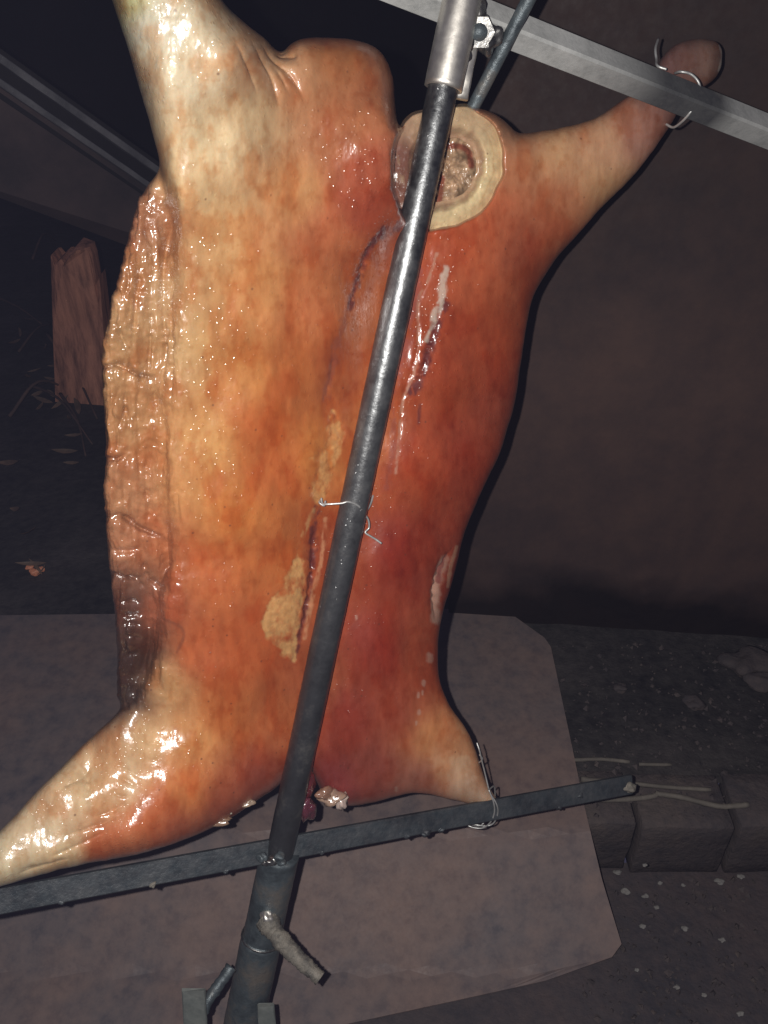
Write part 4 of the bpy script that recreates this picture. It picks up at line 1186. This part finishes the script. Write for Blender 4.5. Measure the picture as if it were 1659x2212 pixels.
cfat = cfat * (1 - tp) + tp * np.array([0.42, 0.28, 0.17]) * (0.7 + 0.6 * fbm(V2_[:, 0] / 12 + 30, V2_[:, 1] / 12 + 30, 108))[:, None]
inn = sstep(0.74, 0.56, pr[:, 0] + 0.25 * (fbm(V2_[:, 0] / 15 + 30, V2_[:, 1] / 15 + 30, 107) - 0.5))[:, None] * 0.75
cfat = cfat * (1 - inn) + inn * np.array([0.34, 0.19, 0.12])
tint(o, cfat, 0.35 + 0.5 * sstep(0.3, 0.9, np.sin(pr[:, 1])) * sstep(0.85, 0.97, pr[:, 0]))
meat_h = lambda x, y, r, a: -0.046 + 0.026 * (fbm(x / 20 + 30, y / 26 + 30, 111, 5) - 0.4) - 0.006 * np.abs(np.sin(x / 17.0 + 3 * fbm(x / 30 + 30, y / 30 + 30, 113))) + 0.008 * np.exp(-(((x - 985) / 20) ** 2 + ((y - 410) / 24) ** 2)) + 0.007 * np.exp(-(((x - 1000) / 24) ** 2 + ((y - 355) / 12) ** 2))
V2_, pr, h, Fq = polar(0.005, 0.66, 34, 110, meat_h)
o = obj('lean_meat', P(V2_[:, 0], V2_[:, 1], zp(V2_[:, 0], V2_[:, 1]) - h), Fq, M['meat'], pig, label='lumpy cooked meat inside the cut between the hams')
t_ = fbm(V2_[:, 0] / 16 + 30, V2_[:, 1] / 20 + 30, 112)[:, None]
cm = np.array([0.42, 0.27, 0.165]) * (0.2 + 1.45 * t_)
x_, y_ = V2_[:, 0], V2_[:, 1]
red = (seg_dist(x_, y_, smooth_path([(950, 316), (990, 316), (1012, 328), (1018, 358)], 5), closed=False) / 8)
red2 = seg_dist(x_, y_, [(955, 385), (948, 440)], closed=False) / 8
red3 = seg_dist(x_, y_, smooth_path([(885, 300), (895, 340), (900, 390)], 5), closed=False) / 14
for rd in (red, red2, red3):
    k_ = (sstep(1.2, 0.5, rd) * 0.9)[:, None]
    cm = cm * (1 - k_) + k_ * np.array([0.20, 0.05, 0.03])
tint(o, cm, 0.5)

# scraps of meat hanging at the shoulder end
for i, (x_, y_, dz, r, c_, nm, lb) in enumerate([(664, 1688, -0.014, (.011, .012, .030), (0.13, 0.025, 0.03), 'hanging_scrap', 'dark purple scrap of meat hanging beside the pole'), (661, 1744, -0.010, (.014, .013, .025), (0.12, 0.03, 0.045), 'hanging_scrap', 'glistening purple clot hanging beside the pole'),
                                             (712, 1722, -0.010, (.020, .012, .012), (0.38, 0.25, 0.18), 'meat_scrap', None), (736, 1728, -0.006, (.011, .010, .012), (0.56, 0.43, 0.37), 'meat_scrap', 'pale scrap of fat at the torn shoulder edge'), (700, 1714, -0.006, (.012, .010, .010), (0.28, 0.15, 0.10), 'meat_scrap', None),
                                             (494, 1752, -0.006, (.004, .003, .007), (0.6, 0.52, 0.42), 'fat_scrap', None), (530, 1733, -0.016, (.012, .006, .005), (0.34, 0.25, 0.18), 'fat_scrap', None), (470, 1768, -0.020, (.020, .008, .006), (0.24, 0.15, 0.10), 'fat_scrap', None), (860, 505, -0.014, (.010, .008, .014), (0.42, 0.30, 0.24), 'fat_scrap', None),
                                             (846, 262, -0.02, (.004, .005, .012), (0.5, 0.40, 0.30), 'fat_scrap', None), (842, 320, .004, (.005, .006, .022), (0.5, 0.36, 0.26), 'fat_scrap', None), (840, 400, -.002, (.005, .006, .022), (0.42, 0.28, 0.2), 'fat_scrap', None)]):
    v, f = blob(q(x_, y_, dz), r, noise=0.3, seed=200 + i)
    o = obj(nm, v, f, M['meat'], pig, label=lb)
    tint(o, c_, 1.0 if i < 5 else 0.6)

# ------------------------------------------------------------------ binding wires
def wire(paths, r, label):
    parts = []
    for pp in paths:
        parts.append(tube(smooth_path(np.array(pp), 7), r, 8))
    v, f = merge(parts)
    return obj('binding_wire', v, f, M['wire'], label=label, cat='wire')


def qs(lst): return [q(a, b, c_) for a, b, c_ in lst]


wire([qs([(694, 1076, 0.002), (697, 1088, 0.008), (710, 1089, 0.014), (738, 1087, 0.0205), (752, 1084, 0.0225), (770, 1090, 0.0225), (782, 1101, 0.019), (789, 1112, 0.010), (796, 1124, .008), (797, 1140, .008), (789, 1150, .009), (800, 1158, .012), (813, 1166, .014), (824, 1174, .017)]),
      qs([(692, 1080, 0.0), (690, 1086, 0.006), (700, 1092, 0.010), (703, 1082, 0.006)]), qs([(781, 1099, .021), (787, 1106, .018), (783, 1110, .018), (777, 1104, .021), (781, 1099, .021)]), qs([(789, 1108, 0.008), (800, 1090, -.002), (806, 1070, -.012)])],
     0.0013, 'twisted bright wire tying the pole to the pig at mid back')
wire([qs([(1056, 1706, -0.002), (1066, 1732, 0.006), (1068, 1755, 0.004), (1060, 1775, -0.004), (1044, 1788, -0.014), (1024, 1788, -0.024), (1008, 1782, -0.034)]),
      qs([(1058, 1712, -0.004), (1073, 1738, 0.004), (1075, 1758, 0.0), (1066, 1778, -0.008), (1050, 1784, -0.014), (1030, 1782, -0.02), (1012, 1778, -0.034)]),
      qs([(1030, 1604, -0.02), (1036, 1622, -0.012), (1040, 1640, -0.012), (1047, 1668, -0.012), (1056, 1706, -0.002)]), qs([(1034, 1648, -0.03), (1042, 1640, -0.014), (1036, 1630, -.014)]),
      qs([(1056, 1706, -0.004), (1068, 1700, -.03), (1066, 1740, -.05), (1040, 1782, -.05), (1010, 1780, -.036)])],
     0.0012, 'doubled wire binding the lower right leg to the flat bar')
ub = lambda px_: 0.872 + (px_ - 820) / 940 * 0.25
wire([[P(1458, 158, ub(1458) - .002), P(1470, 155, ub(1470) - .018), P(1492, 160, ub(1490) - .024), P(1508, 176, ub(1508) - .026), P(1512, 196, ub(1512) - .026), P(1506, 218, ub(1506) - .024), P(1490, 244, ub(1490) - .014), P(1474, 262, ub(1474) + 0.004), P(1455, 275, ub(1455) + .03), P(1438, 268, ub(1438) + .045)],
      [P(1422, 84, ub(1420) + .035), P(1416, 105, ub(1416) + .018), P(1418, 128, ub(1418) + .012), P(1420, 142, ub(1420) + .0), P(1440, 150, ub(1440) - .008)]],
     0.0016, 'loop of wire lashing the upper right leg to the square tube')

# ------------------------------------------------------------------ added haze: a flash-lit veil that lifts the blacks
hv, hf = bar((0.0, 1.9, -1.2), (0.0, 1.9, 3.25), 10.6, 7.2, (0, 1, 0), bev=0.01)
m = bpy.data.materials.new('black_lift_haze')
m.use_nodes = True
nt = m.node_tree
nt.nodes.remove(nt.nodes['Principled BSDF'])
pv = nt.nodes.new('ShaderNodeVolumePrincipled')
pv.inputs['Color'].default_value = (0.60, 0.61, 1.0, 1)
pv.inputs['Density'].default_value = 0.0013
nt.links.new(pv.outputs[0], nt.nodes['Material Output'].inputs['Volume'])
m.cycles.volume_sampling = 'EQUIANGULAR'
m.cycles.homogeneous_volume = True
obj('haze', hv, hf, m, smooth=False, kind='stuff', label='thin added haze veil lifting the blacks of the roasting pit', cat='haze')
